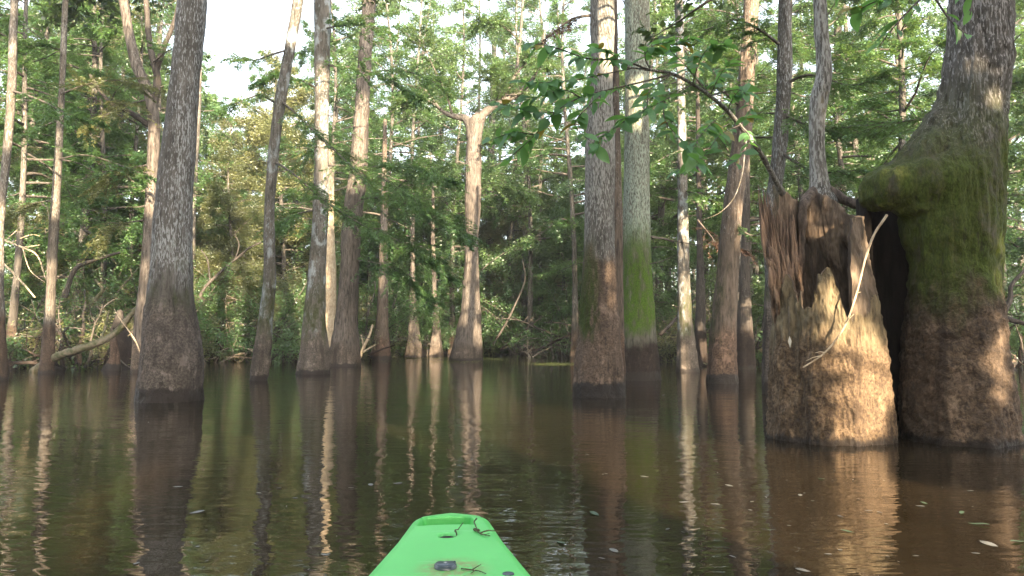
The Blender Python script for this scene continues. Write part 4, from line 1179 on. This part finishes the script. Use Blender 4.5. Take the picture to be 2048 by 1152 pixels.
# ------------------------------------------------------------------ bare tangled saplings along the far waterline
def tangle(seed, H):
    rng = np.random.default_rng(seed)
    mb = MB()
    for s_ in range(rng.integers(2, 5)):
        az = rng.random() * 6.283
        p = limb_path([rng.normal() * .15, rng.normal() * .15, -.25], az, rng.uniform(.55, 1.35), H * rng.uniform(.6, 1.15), rng.uniform(-.2, 1.3), rng, 14, .16)
        V, Q = tube(p, np.linspace(.06, .014, 14) * rng.uniform(.6, 1.3), 7, .25, seed + s_)
        mb.add(V, Q)
        for k in range(7):
            i = rng.integers(3, 13)
            q = limb_path(p[i], az + rng.normal() * 1.3, rng.normal() * .6 + .4, H * rng.uniform(.12, .4), .6, rng, 8, .28)
            V, Q = tube(q, np.linspace(.022, .005, 8) * rng.uniform(.6, 1.2), 5)
            mb.add(V, Q)
            if rng.random() < .6:
                q2 = limb_path(q[4], az + rng.normal() * 1.6, rng.normal() * .6 + .2, H * .14, .6, rng, 6, .3)
                V, Q = tube(q2, np.linspace(.01, .004, 6), 4)
                mb.add(V, Q)
    return mb


TG = [[tangle(50 + k, h).mesh('sapling', [M[mt]]) for mt in ('dark', 'limb', 'bleachedtwig')] for k, h in enumerate((2.6, 3.4, 4.4, 3.0))]
TL = ['dark', 'brown', 'pale']
THT = ['low spreading', 'medium', 'tall', 'short crooked']
for q, px in enumerate([12, 48, 82, 118, 150, 176, 204, 228, 252, 318, 410, 432, 452, 476, 498, 548, 566, 588, 604, 668, 722, 742, 772, 796, 812, 850, 866, 892, 985, 1006, 1028, 1064, 1084, 1106, 1130, 1318, 1338, 1344, 1404, 1412, 1500, 1516, 1226, 2022, 2040, 1800, 706, 580, 440, 190]):
    D = float(np.interp(px, [0, 250, 330, 600, 700, 900, 1100, 1300, 1500, 2050], [25, 27, 34, 36, 40, 50, 46, 33, 29, 22])) * rng.uniform(.9, 1.15)
    k, c_ = q % 4, (2 if q % 5 == 1 else q % 2)
    b = P(px, HOR, D); b[2] = 0
    o = bpy.data.objects.new('sapling', TG[k][c_]); COL.objects.link(o)
    o.location = b; o.rotation_euler = (0, 0, rng.random() * 6.28); o.scale = [rng.uniform(.85, 1.2)] * 3
    tag(o, uniq(f'{THT[k]} bare {TL[c_]} sapling {between(px)}', D), 'sapling', 'bare saplings along the far waterline')

# ------------------------------------------------------------------ fallen limbs and driftwood
def stick(name, pts, r0, r1, mat, label, cat, forks=(), rough=.25):
    w = smooth([P(*p) for p in pts], 30)
    mb = MB()
    V, Q = tube(w, np.linspace(r0, r1, 30), 9, rough)
    mb.add(V, Q)
    for f, a, b in forks:
        V, Q = tube(smooth([P(*p) for p in f], 12), np.linspace(a, b, 12), 6, .2)
        mb.add(V, Q)
    tag(mb.obj(name, M[mat], None, w[0]), label, cat)


M['mosslimb'] = plain('mossy_limb_bark', (.05, .055, .022), .9, (.15, .125, .09), 7, (1, 1, 1), .02)
stick('fallen_limb', [(68, 742, 22), (110, 715, 21), (160, 698, 20.6), (200, 684, 20.6), (235, 662, 21), (262, 630, 21), (285, 605, 21)], .12, .07, 'mosslimb', 'mossy limb sloping up out of the water behind the slim pale trunk', 'fallen limb',
      [([(200, 684, 20.6), (212, 650, 21), (218, 620, 21)], .05, .02)])
stick('fallen_limb', [(38, 730, 26), (60, 700, 26), (85, 672, 25.5), (120, 640, 25)], .16, .09, 'dark', 'dark thick limb leaning behind the mossy sloping one', 'fallen limb')
stick('bare_branch', [(160, 640, 27), (180, 610, 27), (205, 580, 27), (190, 560, 27)], .1, .05, 'mosslimb', 'short mossy upright limb in the sun past the slim pale trunk', 'branch', [([(200, 590, 27), (215, 575, 27)], .04, .02)])
stick('bare_branch', [(130, 595, 25), (150, 540, 25), (190, 520, 25), (240, 505, 25)], .09, .04, 'dark', 'dark bent branch arching over the mossy upright limb', 'branch')
stick('bare_branch', [(5, 525, 22), (40, 560, 22), (70, 595, 22)], .035, .02, 'bleached', 'pale bare branch slanting down near the edge trunk', 'branch')
stick('bare_branch', [(8, 480, 24), (45, 495, 24), (75, 512, 24), (92, 560, 24)], .04, .015, 'bleached', 'pale forked twigs catching the sun by the edge trunk', 'branch',
      [([(20, 486, 24), (60, 470, 24), (80, 472, 24)], .02, .01), ([(45, 495, 24), (80, 490, 24)], .02, .01), ([(45, 495, 24), (60, 540, 24), (90, 565, 24)], .02, .01), ([(10, 482, 24), (40, 455, 24)], .02, .01)])
stick('bare_branch', [(285, 720, 15), (270, 680, 15), (245, 645, 15), (228, 618, 15)], .014, .008, 'bleached', 'thin pale sapling stem bowed against the thick grey trunk', 'branch', [([(275, 690, 15), (262, 670, 15)], .008, .004), ([(262, 668, 15), (255, 672, 15)], .008, .004)])
stick('driftwood', [(400, 700, 33), (440, 672, 33), (480, 652, 33), (525, 636, 33)], .05, .03, 'bleached', 'long bleached branch slanting up beside the slender curved trunk', 'driftwood', [([(430, 678, 33), (455, 655, 33), (480, 640, 33)], .03, .015)])
stick('driftwood', [(398, 722, 33), (430, 716, 33), (470, 714, 33), (505, 716, 33)], .06, .03, 'bleached', 'bleached branch lying flat on the water near the thick grey trunk', 'driftwood', [([(440, 715, 33), (455, 696, 33), (490, 672, 33)], .03, .015), ([(400, 720, 33), (420, 728, 33)], .04, .02)])
stick('driftwood', [(715, 725, 34), (725, 700, 34), (738, 672, 34), (745, 650, 34)], .09, .05, 'bleached', 'broken sunlit stub leaning beside the reddish trunk', 'driftwood', [([(724, 705, 34), (750, 690, 34)], .05, .03), ([(720, 715, 34), (726, 690, 34), (722, 670, 34)], .05, .03)])
stick('driftwood', [(735, 712, 36), (760, 700, 36), (790, 690, 36)], .06, .03, 'dark', 'dark log end lying low by the short brown trunk', 'driftwood')
stick('dead_branch', [(735, 352, 20), (765, 348, 20), (790, 358, 20), (800, 360, 20)], .014, .006, 'bleached', 'sunlit broken twig with a hanging strand under the feathery boughs', 'branch', [([(766, 350, 20), (766, 395, 20), (768, 430, 20)], .006, .003)])
stick('leaning_sapling', [(392, 610, 30), (410, 575, 30), (440, 545, 30), (470, 520, 30), (500, 495, 30), (540, 478, 30)], .07, .03, 'dark', 'dark curved sapling leaning out from behind the thick grey trunk', 'sapling',
      [([(420, 560, 30), (415, 520, 30), (402, 500, 30)], .04, .02), ([(470, 520, 30), (478, 490, 30), (470, 470, 30)], .03, .02)])
for pts, lab in [([(985, 690, 42), (1010, 650, 42), (1030, 610, 42), (1050, 560, 42), (1045, 520, 42)], 'bent dark sapling nearest the high forked tree'),
                 ([(1000, 700, 44), (1040, 668, 44), (1075, 640, 44), (1110, 620, 44)], 'dark sapling stem bowed low over the water toward the big pale trunk'),
                 ([(1065, 705, 40), (1095, 690, 40), (1125, 676, 40), (1160, 660, 40)], 'dark log sloping up to the big pale trunk'),
                 ([(755, 690, 42), (775, 640, 42), (790, 600, 42), (800, 560, 42)], 'dark leaning sapling beside the short brown trunk'),
                 ([(730, 680, 40), (735, 630, 40), (750, 580, 40), (748, 540, 40)], 'dark thin upright sapling behind the reddish trunk'),
                 ([(1320, 670, 28), (1345, 645, 28), (1365, 620, 28), (1400, 590, 28)], 'dark crooked sapling behind the slender pale trunk'),
                 ([(2000, 640, 17), (2020, 600, 17), (2024, 570, 17), (2050, 540, 17)], 'dark curved sapling beyond the giant trunk'),
                 ([(1998, 632, 15), (2030, 642, 15), (2060, 650, 15)], 'dark bare limb low over the water beyond the giant trunk')]:
    stick('leaning_sapling', pts, .1 if 'log' in lab else .07, .035, 'dark', lab, 'sapling')
# the two thin pale vines hanging between the trunks at right
stick('vine', [(1304, 476, 14), (1330, 478, 14), (1360, 484, 14), (1400, 488, 14), (1430, 470, 14)], .012, .006, 'twig', 'thin reddish vine stretched from the green trunk to the brown leaning one', 'vine', [([(1304, 495, 14), (1330, 494, 14), (1352, 502, 14)], .01, .005), ([(1300, 528, 14), (1330, 520, 14), (1356, 508, 14)], .01, .005)])
# rusty dead sprays between the trunks
mb = feather_bough(None, [(1395, 440, 21), (1420, 470, 20.6), (1440, 490, 20.3), (1500, 500, 20)], 40, .9, (.08, .03), 45, rng, tint=.4)
tag(mb.obj('dead_bough', [M['twig'], M['dry']], None, P(1395, 440, 21)), 'rusty brown dead bough hanging beside the brown leaning trunk', 'branch')

# ------------------------------------------------------------------ cypress knees in the far water
kn = MB()
for px, D, h, r, lab in [(905, 52, 1.7, .3, 'small sunlit cypress knee beside the dim ribbed base'), (155, 24, .7, .14, 'reddish stub standing in the water under the mossy sloping limb'),
                         (225, 23, 1.3, .2, 'tall split knee under the mossy sloping limb'), (240, 25, 1.9, .45, 'broad black snag behind the crooked forked trunk'), (625, 36, .8, .3, 'sunlit mossy hummock behind the lichen spotted trunk'),
                         (570, 38, .6, .25, 'low sunlit knee between the slender curved trunk and the lichen spotted one'), (195, 30, .9, .12, 'slanting red brown stub past the slim pale trunk'), (115, 30, .8, .15, 'brown knee just past the slim pale trunk'),
                         (455, 42, 2.2, .25, 'pale dead snag between the thick grey trunk and the slender curved one'), (430, 44, 1.8, .22, 'sunlit orange snag close past the thick grey trunk'), (1118, 45, 1.0, .35, 'low dark knee beside the big pale trunk'),
                         (1060, 47, 1.0, .3, 'dark knee beside the far square footed trunk')]:
    rr = np.linspace(r, r * .25, 24) + r * .5 * np.exp(-np.linspace(0, 5, 24))
    zz = np.linspace(-.2, h, 24)
    b = P(px, HOR, D)
    V, Q = tube(np.stack([b[0] + .06 * np.sin(zz * 3), b[1] + 0 * zz, zz], -1), rr, 16, .5, int(px))
    m = MB(); m.add(V, Q)
    tag(m.obj('cypress_knee', M['dark' if ('black' in lab or 'dark' in lab) else 'brown'], None, (b[0], b[1], 0)), lab, 'cypress knee')

# ------------------------------------------------------------------ far wood closing the view
rng = np.random.default_rng(8)
mb = MB()
N = 150000
ang = rng.uniform(-.85, .85, N)
dist = rng.uniform(72, 120, N)
X, Y = dist * np.tan(ang), dist
top = 13 + 5 * vnoise(np.stack([X * .09, Y * .05, 0 * X], -1), 3) + 3 * vnoise(np.stack([X * .3, Y * .2, 0 * X], -1), 4)
top = np.where(X > 10, top + 3, top)
Zf = rng.random(N) ** .9 * top
keep = fbm(np.stack([X * .28, Y * .2, Zf * .4], -1), 2, 9) > -.22
b = np.stack([X, Y, Zf], -1)[keep]
n = len(b)
V, Q = leaf_quads(b, nrm(rng.normal(size=(n, 3)) + np.array([0, 0, -.3])), rand_dirs(n, rng), rng.uniform(.35, .6, n), rng.uniform(.18, .3, n))
mb.add(V, Q, 1, np.clip(.5 + .35 * vnoise(b * .25, 6) + rng.normal(size=n) * .12, 0, 1), False)
for k in range(110):
    a = rng.uniform(-.8, .8); d = rng.uniform(66, 110)
    z = np.linspace(-.2, rng.uniform(9, 17), 8)
    V, Q = tube(np.stack([d * math.tan(a) + rng.normal() * .05 * z, d + 0 * z, z], -1), np.linspace(.3, .1, 8) * rng.uniform(.6, 1.2), 7, .1)
    mb.add(V, Q, 0)
tag(mb.obj('far_wood', [M['far'], M['leaf']]), 'far swamp wood reading as one mass of leaves behind all the trees', 'wood', kind='stuff')

# ------------------------------------------------------------------ unseen trees added behind the camera, leaves cut to shape the dappled shade
rng = np.random.default_rng(44)
SHADE = [(-19, -9), (-12, -13), (-6.5, -8), (-1, -15), (2.5, -9.5), (7, -14), (10.5, -8.5), (15, -13), (19, -9), (24, -14), (29, -10), (-26, -13), (35, -15), (5, -21), (20, -21), (-9, -21), (12.5, -17.5), (9.5, -25), (28, -22)]
KSH = []
for k, (x, y) in enumerate(SHADE):
    H = rng.uniform(17, 20) if y > -12 else rng.uniform(22, 26)
    base = np.array([x, y, 0.0])
    e = empty('swamp_tree', base, 'unseen leafy tree added behind the kayak to shape the sunlight', 'tree', 'unseen trees added behind the kayak for shade')  # out of view, added to block the sun and place its patches
    zs = np.linspace(-.3, H, 30)
    V, Q = tube(np.stack([x + .3 * np.sin(zs * .3 + k), y + 0 * zs, zs], -1), .28 * (1 - .75 * np.clip(zs, 0, None) / H) + .25 * np.exp(-np.clip(zs, 0, None)), 12, .1)
    m = MB(); m.add(V, Q); m.obj('trunk', M['dark'], e)
    nl_ = 14000 if y > -12 else 19000
    u = rng.random(nl_)
    z = 1.2 + (H - 1.2) * u
    rmax = 4.0 * np.sqrt(np.clip(1.15 - u, .12, 1)) * np.clip(.5 + u * 2.2, 0, 1)
    a = rng.random(nl_) * 6.283
    r = rmax * np.sqrt(rng.random(nl_))
    b = np.stack([x + r * np.cos(a), y + r * np.sin(a), z], -1)
    b = b[fbm(b * .8, 2, k) > -.4]
    b = b[gate(b, flecks=-.04)]  # leaves dropped along the chosen beams
    n = len(b)
    m = MB()
    V, Q = leaf_quads(b, nrm(rng.normal(size=(n, 3))), rand_dirs(n, rng), rng.uniform(.32, .55, n), rng.uniform(.18, .3, n))
    m.add(V, Q, 1, np.clip(rng.normal(size=n) * .25 + .5, 0, 1), False)
    for q_ in range(14):
        z_ = rng.uniform(2.5, H * .9)
        p = limb_path([x, y, z_], rng.random() * 6.28, .3, rng.uniform(1.8, 3.4), .2, rng, 6)
        V, Q = tube(p, np.linspace(.06, .012, 6), 5); m.add(V, Q, 0)
    m.obj('crown', [M['limb'], M['shade']], e)

# ------------------------------------------------------------------ kayak
ZD = .30
YAW = math.atan2(.045, .634)
kx = lambda y: -.150 - (y - 1.816) * math.tan(YAW)
TIP = 2.50
K = empty('kayak', (kx(1.0), 1.0, 0), 'bright lime green plastic kayak bow with a moulded carry handle', 'kayak')


def half_w(v):
    """half width of the deck, v metres behind the tip"""
    w = np.interp(v, [0, .12, .335, .685, 1.25, 1.85, 2.6, 3.1], [.110, .127, .152, .207, .30, .37, .33, .22])
    c = .075
    s = np.clip(v / c, 0, 1)
    return w * (1 - (1 - s) ** 2.6) ** (1 / 2.6)


def recess(x, y):
    """depth of the carry-handle well and the drain hole (kayak's own axes: x across, y metres behind the tip)"""
    # handle well: rounded slot
    qx, qy = np.abs(x + .014) - (.091 - .018 - .12 * np.clip(.2 - y, 0, 1)), np.abs(y - .132) - (.072 - .018)
    dd = np.hypot(np.maximum(qx, 0), np.maximum(qy, 0)) + np.minimum(np.maximum(qx, qy), 0) - .018
    a = .10 * sstep(.002, -.006, dd)
    d2 = np.hypot(x + .009, y - .33)
    a = a + .045 * sstep(.0265, .0215, d2) + .003 * sstep(.034, .026, d2)
    return a


def build_kayak():
    v = np.concatenate([np.linspace(0, .08, 44) ** 1.0, np.arange(.0835, .70, .0035), np.arange(.71, 3.12, .03)])
    nd = 150                                         # deck columns
    u = np.linspace(-1, 1, nd)
    rows = []
    for y in v:
        w = max(half_w(y), .0012)
        r = min(.030, w * .6)
        xin = w - r
        xd = u * xin
        crown_z = ZD + .006 * (1 - (xd / max(w, .01)) ** 2) - .012 * sstep(.12, 0, y)
        cock = .17 * sstep(.95, 1.15, y) * sstep(2.9, 2.6, y) * sstep(1.0, .82, np.abs(xd) / w)     # seat well under the paddler
        zd = crown_z - recess(xd, y) - cock
        yy = np.full(nd, y)
        # right side: quarter round, then side, then bottom
        an = np.linspace(0, math.pi / 2, 9)[1:]
        ze = ZD - .012 * sstep(.12, 0, y)
        xr = xin + r * np.sin(an); zr = ze - r + r * np.cos(an); yr = np.full(8, y)
        dz = np.array([.06, .12, .2, .3, .38])
        xs_ = w * np.array([.985, .95, .86, .62, 0.02]); zs_ = ze - r - dz; ys_ = y + np.array([.03, .06, .1, .16, .2]) * np.clip(1 - y * .3, .1, 1)
        X = np.concatenate([-xs_[::-1], -xr[::-1], xd, xr, xs_])
        Z = np.concatenate([zs_[::-1], zr[::-1], zd, zr, zs_])
        Yk = np.concatenate([ys_[::-1], yr, yy, yr, ys_])
        rows.append(np.stack([X, Yk, Z], -1))
    A = np.array(rows)
    n, m_ = A.shape[:2]
    ca, sa = math.cos(YAW), math.sin(YAW)
    tipx = kx(TIP)
    # kayak axes -> world: back from the tip along the axis
    wx = tipx + A[..., 0] * ca + A[..., 1] * sa
    wy = TIP - A[..., 1] * ca + A[..., 0] * sa
    V = np.stack([wx, wy, A[..., 2]], -1).reshape(-1, 3)
    i = np.arange(n - 1)[:, None] * m_; j = np.arange(m_ - 1)
    q = np.stack([i + j, i + m_ + j, i + m_ + j + 1, i + j + 1], -1).reshape(-1, 4)
    # stern cap
    c = V[(n - 1) * m_:].mean(0)
    V = np.concatenate([V, [c]])
    cap = np.stack([np.full(m_ - 1, len(V) - 1), (n - 1) * m_ + j + 1, (n - 1) * m_ + j, np.full(m_ - 1, -10 ** 9)], -1)
    mb = MB(); mb.add(V, np.concatenate([q, cap]))
    return mb


def kpt(x, y, z):
    ca, sa = math.cos(YAW), math.sin(YAW)
    return np.array([kx(TIP) + x * ca + y * sa, TIP - y * ca + x * sa, z])


def kayak_mat():
    m, nt = new_mat('lime_green_polyethylene')
    k = NT(nt)
    g = k.n('ShaderNodeNewGeometry'); pos = g.outputs['Position']
    n1 = k.noise(pos, 9, 4, .6); n2 = k.noise(pos, 160, 2, .5); n3 = k.noise(pos, 46, 5, .65)
    c = k.mix(k.ss(.3, .75, n1), (.10, .49, .115), (.125, .54, .14))
    c = k.mix(k.math('MULTIPLY', k.ss(.70, .74, n2), .5), c, (.10, .28, .06))      # specks of dirt
    # muddy stain round the fitting near the paddler
    ct = kpt(-.006, .645, ZD)
    vm = k.n('ShaderNodeVectorMath', operation='DISTANCE'); k.link(pos, vm.inputs[0]); vm.inputs[1].default_value = tuple(ct + np.array([.015, .0, 0]))
    rr = k.math('ADD', vm.outputs['Value'], k.math('MULTIPLY', k.math('SUBTRACT', n3, .5), .10))
    st = k.math('MULTIPLY', k.ss(.115, .05, rr), k.ss(.36, .6, n3))
    c = k.mix(k.math('MULTIPLY', st, .85), c, (.22, .21, .07))
    sc = k.noise(pos, 30, 3, .6, (.12, 1, 1))
    c = k.mix(k.math('MULTIPLY', k.ss(.66, .69, sc), .22), c, (.30, .68, .34))
    bs = k.n('ShaderNodeBsdfPrincipled')
    k.link(c, bs.inputs['Base Color'])
    k.put(bs.inputs['Roughness'], k.math('MULTIPLY_ADD', n1, .2, .34))
    bs.inputs['Subsurface Weight'].default_value = .0
    bu = k.n('ShaderNodeBump'); bu.inputs['Strength'].default_value = .25; bu.inputs['Distance'].default_value = .002
    k.link(k.noise(pos, 220, 3, .6), bu.inputs['Height']); k.link(bu.outputs[0], bs.inputs['Normal'])
    out = k.n('ShaderNodeOutputMaterial'); k.link(bs.outputs[0], out.inputs[0])
    return m


build_kayak().obj('hull', kayak_mat(), K)
M['fitting'] = plain('dark_blue_grey_plastic', (.028, .042, .055), .35, (.04, .058, .072), 60, None, 0, .5)
M['grime'] = plain('black_drain_grime', (.008, .008, .006), .8, (.022, .018, .013), 40)


def disc(mb, c, r, h, seg=40, bev=.003, mat=0):
    a = np.arange(seg) * 2 * math.pi / seg
    rings = [(r, 0), (r, h - bev), (r - bev * .3, h - bev * .3), (r - bev, h), (r * .5, h), (.0005, h)]
    V = np.concatenate([np.stack([c[0] + q * np.cos(a), c[1] + q * np.sin(a), np.full(seg, c[2] + z)], -1) for q, z in rings])
    i = np.arange(len(rings) - 1)[:, None] * seg; j = np.arange(seg)
    mb.add(V, np.stack([i + j, i + (j + 1) % seg, i + seg + (j + 1) % seg, i + seg + j], -1).reshape(-1, 4), mat)


mb = MB(); disc(mb, kpt(-.009, .33, ZD - .0095), .0222, .008, bev=.002)
mb.obj('drain_hole', M['grime'], K)
# the dark fitting: a round puck with a cut front edge, raised lugs and a small bright screw
mb = MB()
a = np.linspace(0, 2 * math.pi, 48, endpoint=False)
cx_, cy_ = np.cos(a) * .027, np.sin(a) * .027
cy_ = np.minimum(cy_, .017)
for z0_, z1_, s in [(0, .010, 1.0), (.010, .0125, .9)]:
    ring = lambda sc, z: np.array([kpt(-.008 + X * sc, .640 - Y * sc, ZD + .004 + z) for X, Y in zip(cx_, cy_)])
    V = np.concatenate([ring(s, z0_), ring(s, z1_), ring(s * .93, z1_ + .0012), ring(.01, z1_ + .0012)])
    i = np.arange(3)[:, None] * 48; j = np.arange(48)
    mb.add(V, np.stack([i + j, i + (j + 1) % 48, i + 48 + (j + 1) % 48, i + 48 + j], -1).reshape(-1, 4))
for sx in (-.0215, .0145):
    V, Q = tube([kpt(sx - .004, .625, ZD + .012), kpt(sx, .623, ZD + .0150), kpt(sx, .623, ZD + .0165)], [.004, .0035, .002], 8); mb.add(V, Q)
ft = mb.obj('mount_fitting', M['fitting'], K)
mb = MB(); disc(mb, kpt(-.008, .641, ZD + .0176), .0042, .0022, 20, .001)
M['steel'] = plain('dull_steel', (.35, .37, .38), .35, None, 80, None, 0, .8)
mb.obj('screw', M['steel'], K)
mb = MB(); disc(mb, kpt(.141, .692, ZD + .002), .014, .004, 32, .002)
mb.obj('plug', M['fitting'], K)


# twigs lying on the deck
def deck_twig(paths, label, knots=(), dy=.06):
    mb = MB()
    for pts, r in paths:
        w = smooth([kpt(p[0], p[1] + dy, p[2]) for p in pts], 26)
        V, Q = tube(w, np.linspace(r, r * .5, 26), 7, .6, len(pts)); mb.add(V, Q)
    for kx_, ky_, kz_, r in knots:
        c = kpt(kx_, ky_ + dy, kz_)
        V, Q = tube([c - np.array([r, 0, 0]), c, c + np.array([r, 0, 0])], [r * .4, r, r * .4], 8, .4); mb.add(V, Q)
    tag(mb.obj('dead_twig', M['deadtwig'], None, kpt(paths[0][0][0][0], paths[0][0][0][1] + dy, paths[0][0][0][2])), label, 'twig')


M['deadtwig'] = plain('dark_dead_twig', (.035, .04, .02), .9, (.08, .075, .04), 90)
z = ZD + .009
deck_twig([([(.016, .275, ZD - .012), (.018, .262, z - .002), (.014, .245, z + .004), (.022, .23, z + .002), (.028, .205, z + .004), (.037, .175, z + .008)], .0024), ([(.018, .262, z), (.012, .256, z + .004)], .0018)],
          'short crooked twig poking out of the drain hole on the kayak')
deck_twig([([(.078, .15, z + .014), (.070, .165, z + .008), (.073, .20, z + .006), (.076, .225, z + .003), (.080, .25, z), (.088, .277, z), (.10, .292, z), (.112, .300, z)], .0022),
           ([(.084, .272, z), (.10, .258, z + .003), (.118, .25, z + .002), (.142, .238, z - .004)], .0024), ([(.080, .25, z), (.070, .24, z + .003), (.068, .225, z + .004)], .0028), ([(.086, .28, z), (.098, .285, z), (.112, .27, z)], .0015)],
          'forked knobbly twig lying across the edge of the kayak deck', [(.072, .235, z + .002, .006), (.08, .245, z + .002, .005)])
deck_twig([([(.030, .600, z), (.055, .612, z), (.075, .625, z), (.088, .645, z)], .0018), ([(.055, .612, z), (.068, .595, z + .002), (.078, .580, z + .003)], .0016), ([(.062, .618, z), (.052, .640, z)], .0014)],
          'thin twig scrap beside the dark fitting on the kayak')

# ------------------------------------------------------------------ leaves and bits afloat
rng = np.random.default_rng(77)
FL = []
for k in range(3):
    m = MB()
    V, Q = BL
    V = V.copy(); V[:, 2] = .25 * np.abs(V[:, 1]) * (k - .6) + .03 * np.sin(V[:, 0] * 5 + k) + .03
    V[:, 1] *= [1, .7, .45][k]
    m.add(V, Q, 0, [.7, .5, .3][k])
    FL.append(m.mesh('floating_leaf', [M['fallengreen'] if k == 1 else M['fallen']]))
pos = [(915, 955, .04, 0), (410, 1022, .09, 0), (1180, 1025, .10, 1), (1130, 1090, .07, 1), (1440, 1010, .06, 0), (1680, 1062, .07, 1), (1650, 960, .05, 1), (1840, 1005, .06, 1), (1850, 1014, .04, 0), (1925, 1024, .07, 1),
       (1600, 989, .04, 0), (1980, 1052, .10, 1), (1960, 1083, .10, 0), (1280, 953, .05, 0), (1330, 790, .08, 0), (805, 967, .05, 0), (740, 968, .05, 0), (1590, 1138, .05, 0), (1220, 1098, .05, 0), (345, 975, .05, 0), (1450, 970, .05, 0), (2020, 1085, .08, 1), (1380, 1005, .05, 0)]
for k in range(130):
    y = rng.choice([rng.uniform(960, 1150), rng.uniform(790, 1000), rng.uniform(740, 830)], p=[.45, .35, .2])
    x = rng.uniform(0, 2048)
    if 720 < x < 1080 and y > 1010 or (x > 1530 and y < 885) or (270 < x < 410 and y < 805) or (1140 < x < 1330 and y < 795):
        continue
    pos.append((x, y, rng.uniform(.008, .034), 2 if rng.random() < .5 else 0))
for x, y, L, k in pos:
    D = CAMZ / (math.tan(math.atan((y - 576) / F) - PITCH))
    b = P(x, y, D)
    o = bpy.data.objects.new('floating_leaf', FL[k]); COL.objects.link(o)
    o.location = (b[0], b[1], .002)
    L *= .75 if L > .05 else 1.0
    o.scale = (L * 1.2, L * 1.2, L * 1.2)
    o.rotation_euler = (0, 0, rng.random() * 6.28)
    tag(o, ['pale curled leaf afloat on the brown water', 'green oval leaf afloat on the brown water', 'narrow pale leaf sliver afloat on the brown water'][k], 'leaf', ['pale leaves afloat', 'green leaves afloat', 'leaf slivers afloat'][k])

# duckweed scum on the far water
mb = MB()
n = 16000
cen = [(900, 722, 150, 4), (780, 714, 60, 2), (1090, 713, 70, 3), (1110, 728, 60, 3), (840, 716, 80, 2), (980, 718, 60, 3), (1340, 722, 30, 3), (600, 712, 40, 2)]
c = rng.integers(0, len(cen), n)
cc = np.array(cen)[c]
x = cc[:, 0] + rng.normal(size=n) * cc[:, 2] * .5
y = cc[:, 1] + rng.normal(size=n) * cc[:, 3] * .6
y = np.clip(y, 708, 760)
b = np.array([P(a, q, CAMZ / (math.tan(math.atan((q - 576) / F) - PITCH))) for a, q in zip(x, y)])
b[:, 2] = .004
aa = rng.random(n) * 6.283
V, Q = leaf_quads(b, np.stack([np.cos(aa), np.sin(aa), 0 * aa], -1), np.tile([0, 0, 1.0], (n, 1)), rng.uniform(.03, .09, n), rng.uniform(.03, .07, n))
mb.add(V, Q, 0, rng.random(n), False)
M['weed'] = leafmat('duckweed', (.10, .13, .03), (.22, .25, .07), (.1, .15, .03), .1, .05)
tag(mb.obj('duckweed', M['weed']), 'yellow green duckweed scum spread on the far open water', 'duckweed', kind='stuff')

# ------------------------------------------------------------------ hazy air
mb = MB()
hx, hy0, hy1, hz0, hz1 = 130, -32, 128, -1.3, 38
V = np.array([(x, y, z) for z in (hz0, hz1) for y in (hy0, hy1) for x in (-hx, hx)], float)
mb.add(V, [(0, 2, 3, 1), (4, 5, 7, 6), (0, 1, 5, 4), (2, 6, 7, 3), (0, 4, 6, 2), (1, 3, 7, 5)], smooth=False)
m_, nt_ = new_mat('thin_morning_haze')
k = NT(nt_)
pv = k.n('ShaderNodeVolumePrincipled'); pv.inputs['Density'].default_value = .0007; pv.inputs['Color'].default_value = (.9, .92, .95, 1); pv.inputs['Anisotropy'].default_value = .2
out = k.n('ShaderNodeOutputMaterial'); k.link(pv.outputs[0], out.inputs['Volume'])
tag(mb.obj('haze', m_), 'thin pale haze hanging in the air of the swamp', 'haze', kind='stuff')

# ------------------------------------------------------------------ sky, sun, camera
w = bpy.data.worlds.new('World'); SC.world = w; w.use_nodes = True
nt = w.node_tree; nt.nodes.clear()
k = NT(nt)
sky = k.n('ShaderNodeTexSky', sky_type='NISHITA')
sky.sun_disc = False
sky.sun_elevation = SUN_EL
sky.sun_rotation = math.atan2(SUN[0], SUN[1])
sky.air_density = 1.0; sky.dust_density = 4.0; sky.ozone_density = 1.0
bg = k.n('ShaderNodeBackground'); bg.inputs[1].default_value = .15
hs = k.n('ShaderNodeHueSaturation'); hs.inputs['Saturation'].default_value = .5
k.link(sky.outputs[0], hs.inputs['Color']); k.link(hs.outputs[0], bg.inputs[0])
out = k.n('ShaderNodeOutputWorld'); k.link(bg.outputs[0], out.inputs[0])

L = bpy.data.lights.new('sun', 'SUN'); L.energy = 5.0; L.angle = rad(.45); L.color = (1.0, .79, .54)
lo = bpy.data.objects.new('sun', L); COL.objects.link(lo)
lo.rotation_euler = Vector(SUN).to_track_quat('Z', 'Y').to_euler()

cam = bpy.data.cameras.new('camera'); co = bpy.data.objects.new('camera', cam); COL.objects.link(co)
cam.sensor_width = 36; cam.lens = 36 * F / 2048
cam.clip_start = .05; cam.clip_end = 1000
co.location = (0, 0, CAMZ)
co.rotation_euler = (math.pi / 2 + PITCH, 0, 0)
SC.camera = co

SC.render.engine = 'CYCLES'
cy = SC.cycles
cy.max_bounces = 7; cy.diffuse_bounces = 4; cy.glossy_bounces = 3; cy.transmission_bounces = 4; cy.transparent_max_bounces = 4
cy.sample_clamp_indirect = 6
cy.caustics_reflective = False; cy.caustics_refractive = False
cy.use_denoising = True
vs = SC.view_settings
vs.view_transform = 'Standard'; vs.look = 'None'; vs.gamma = 1; vs.exposure = 3.0
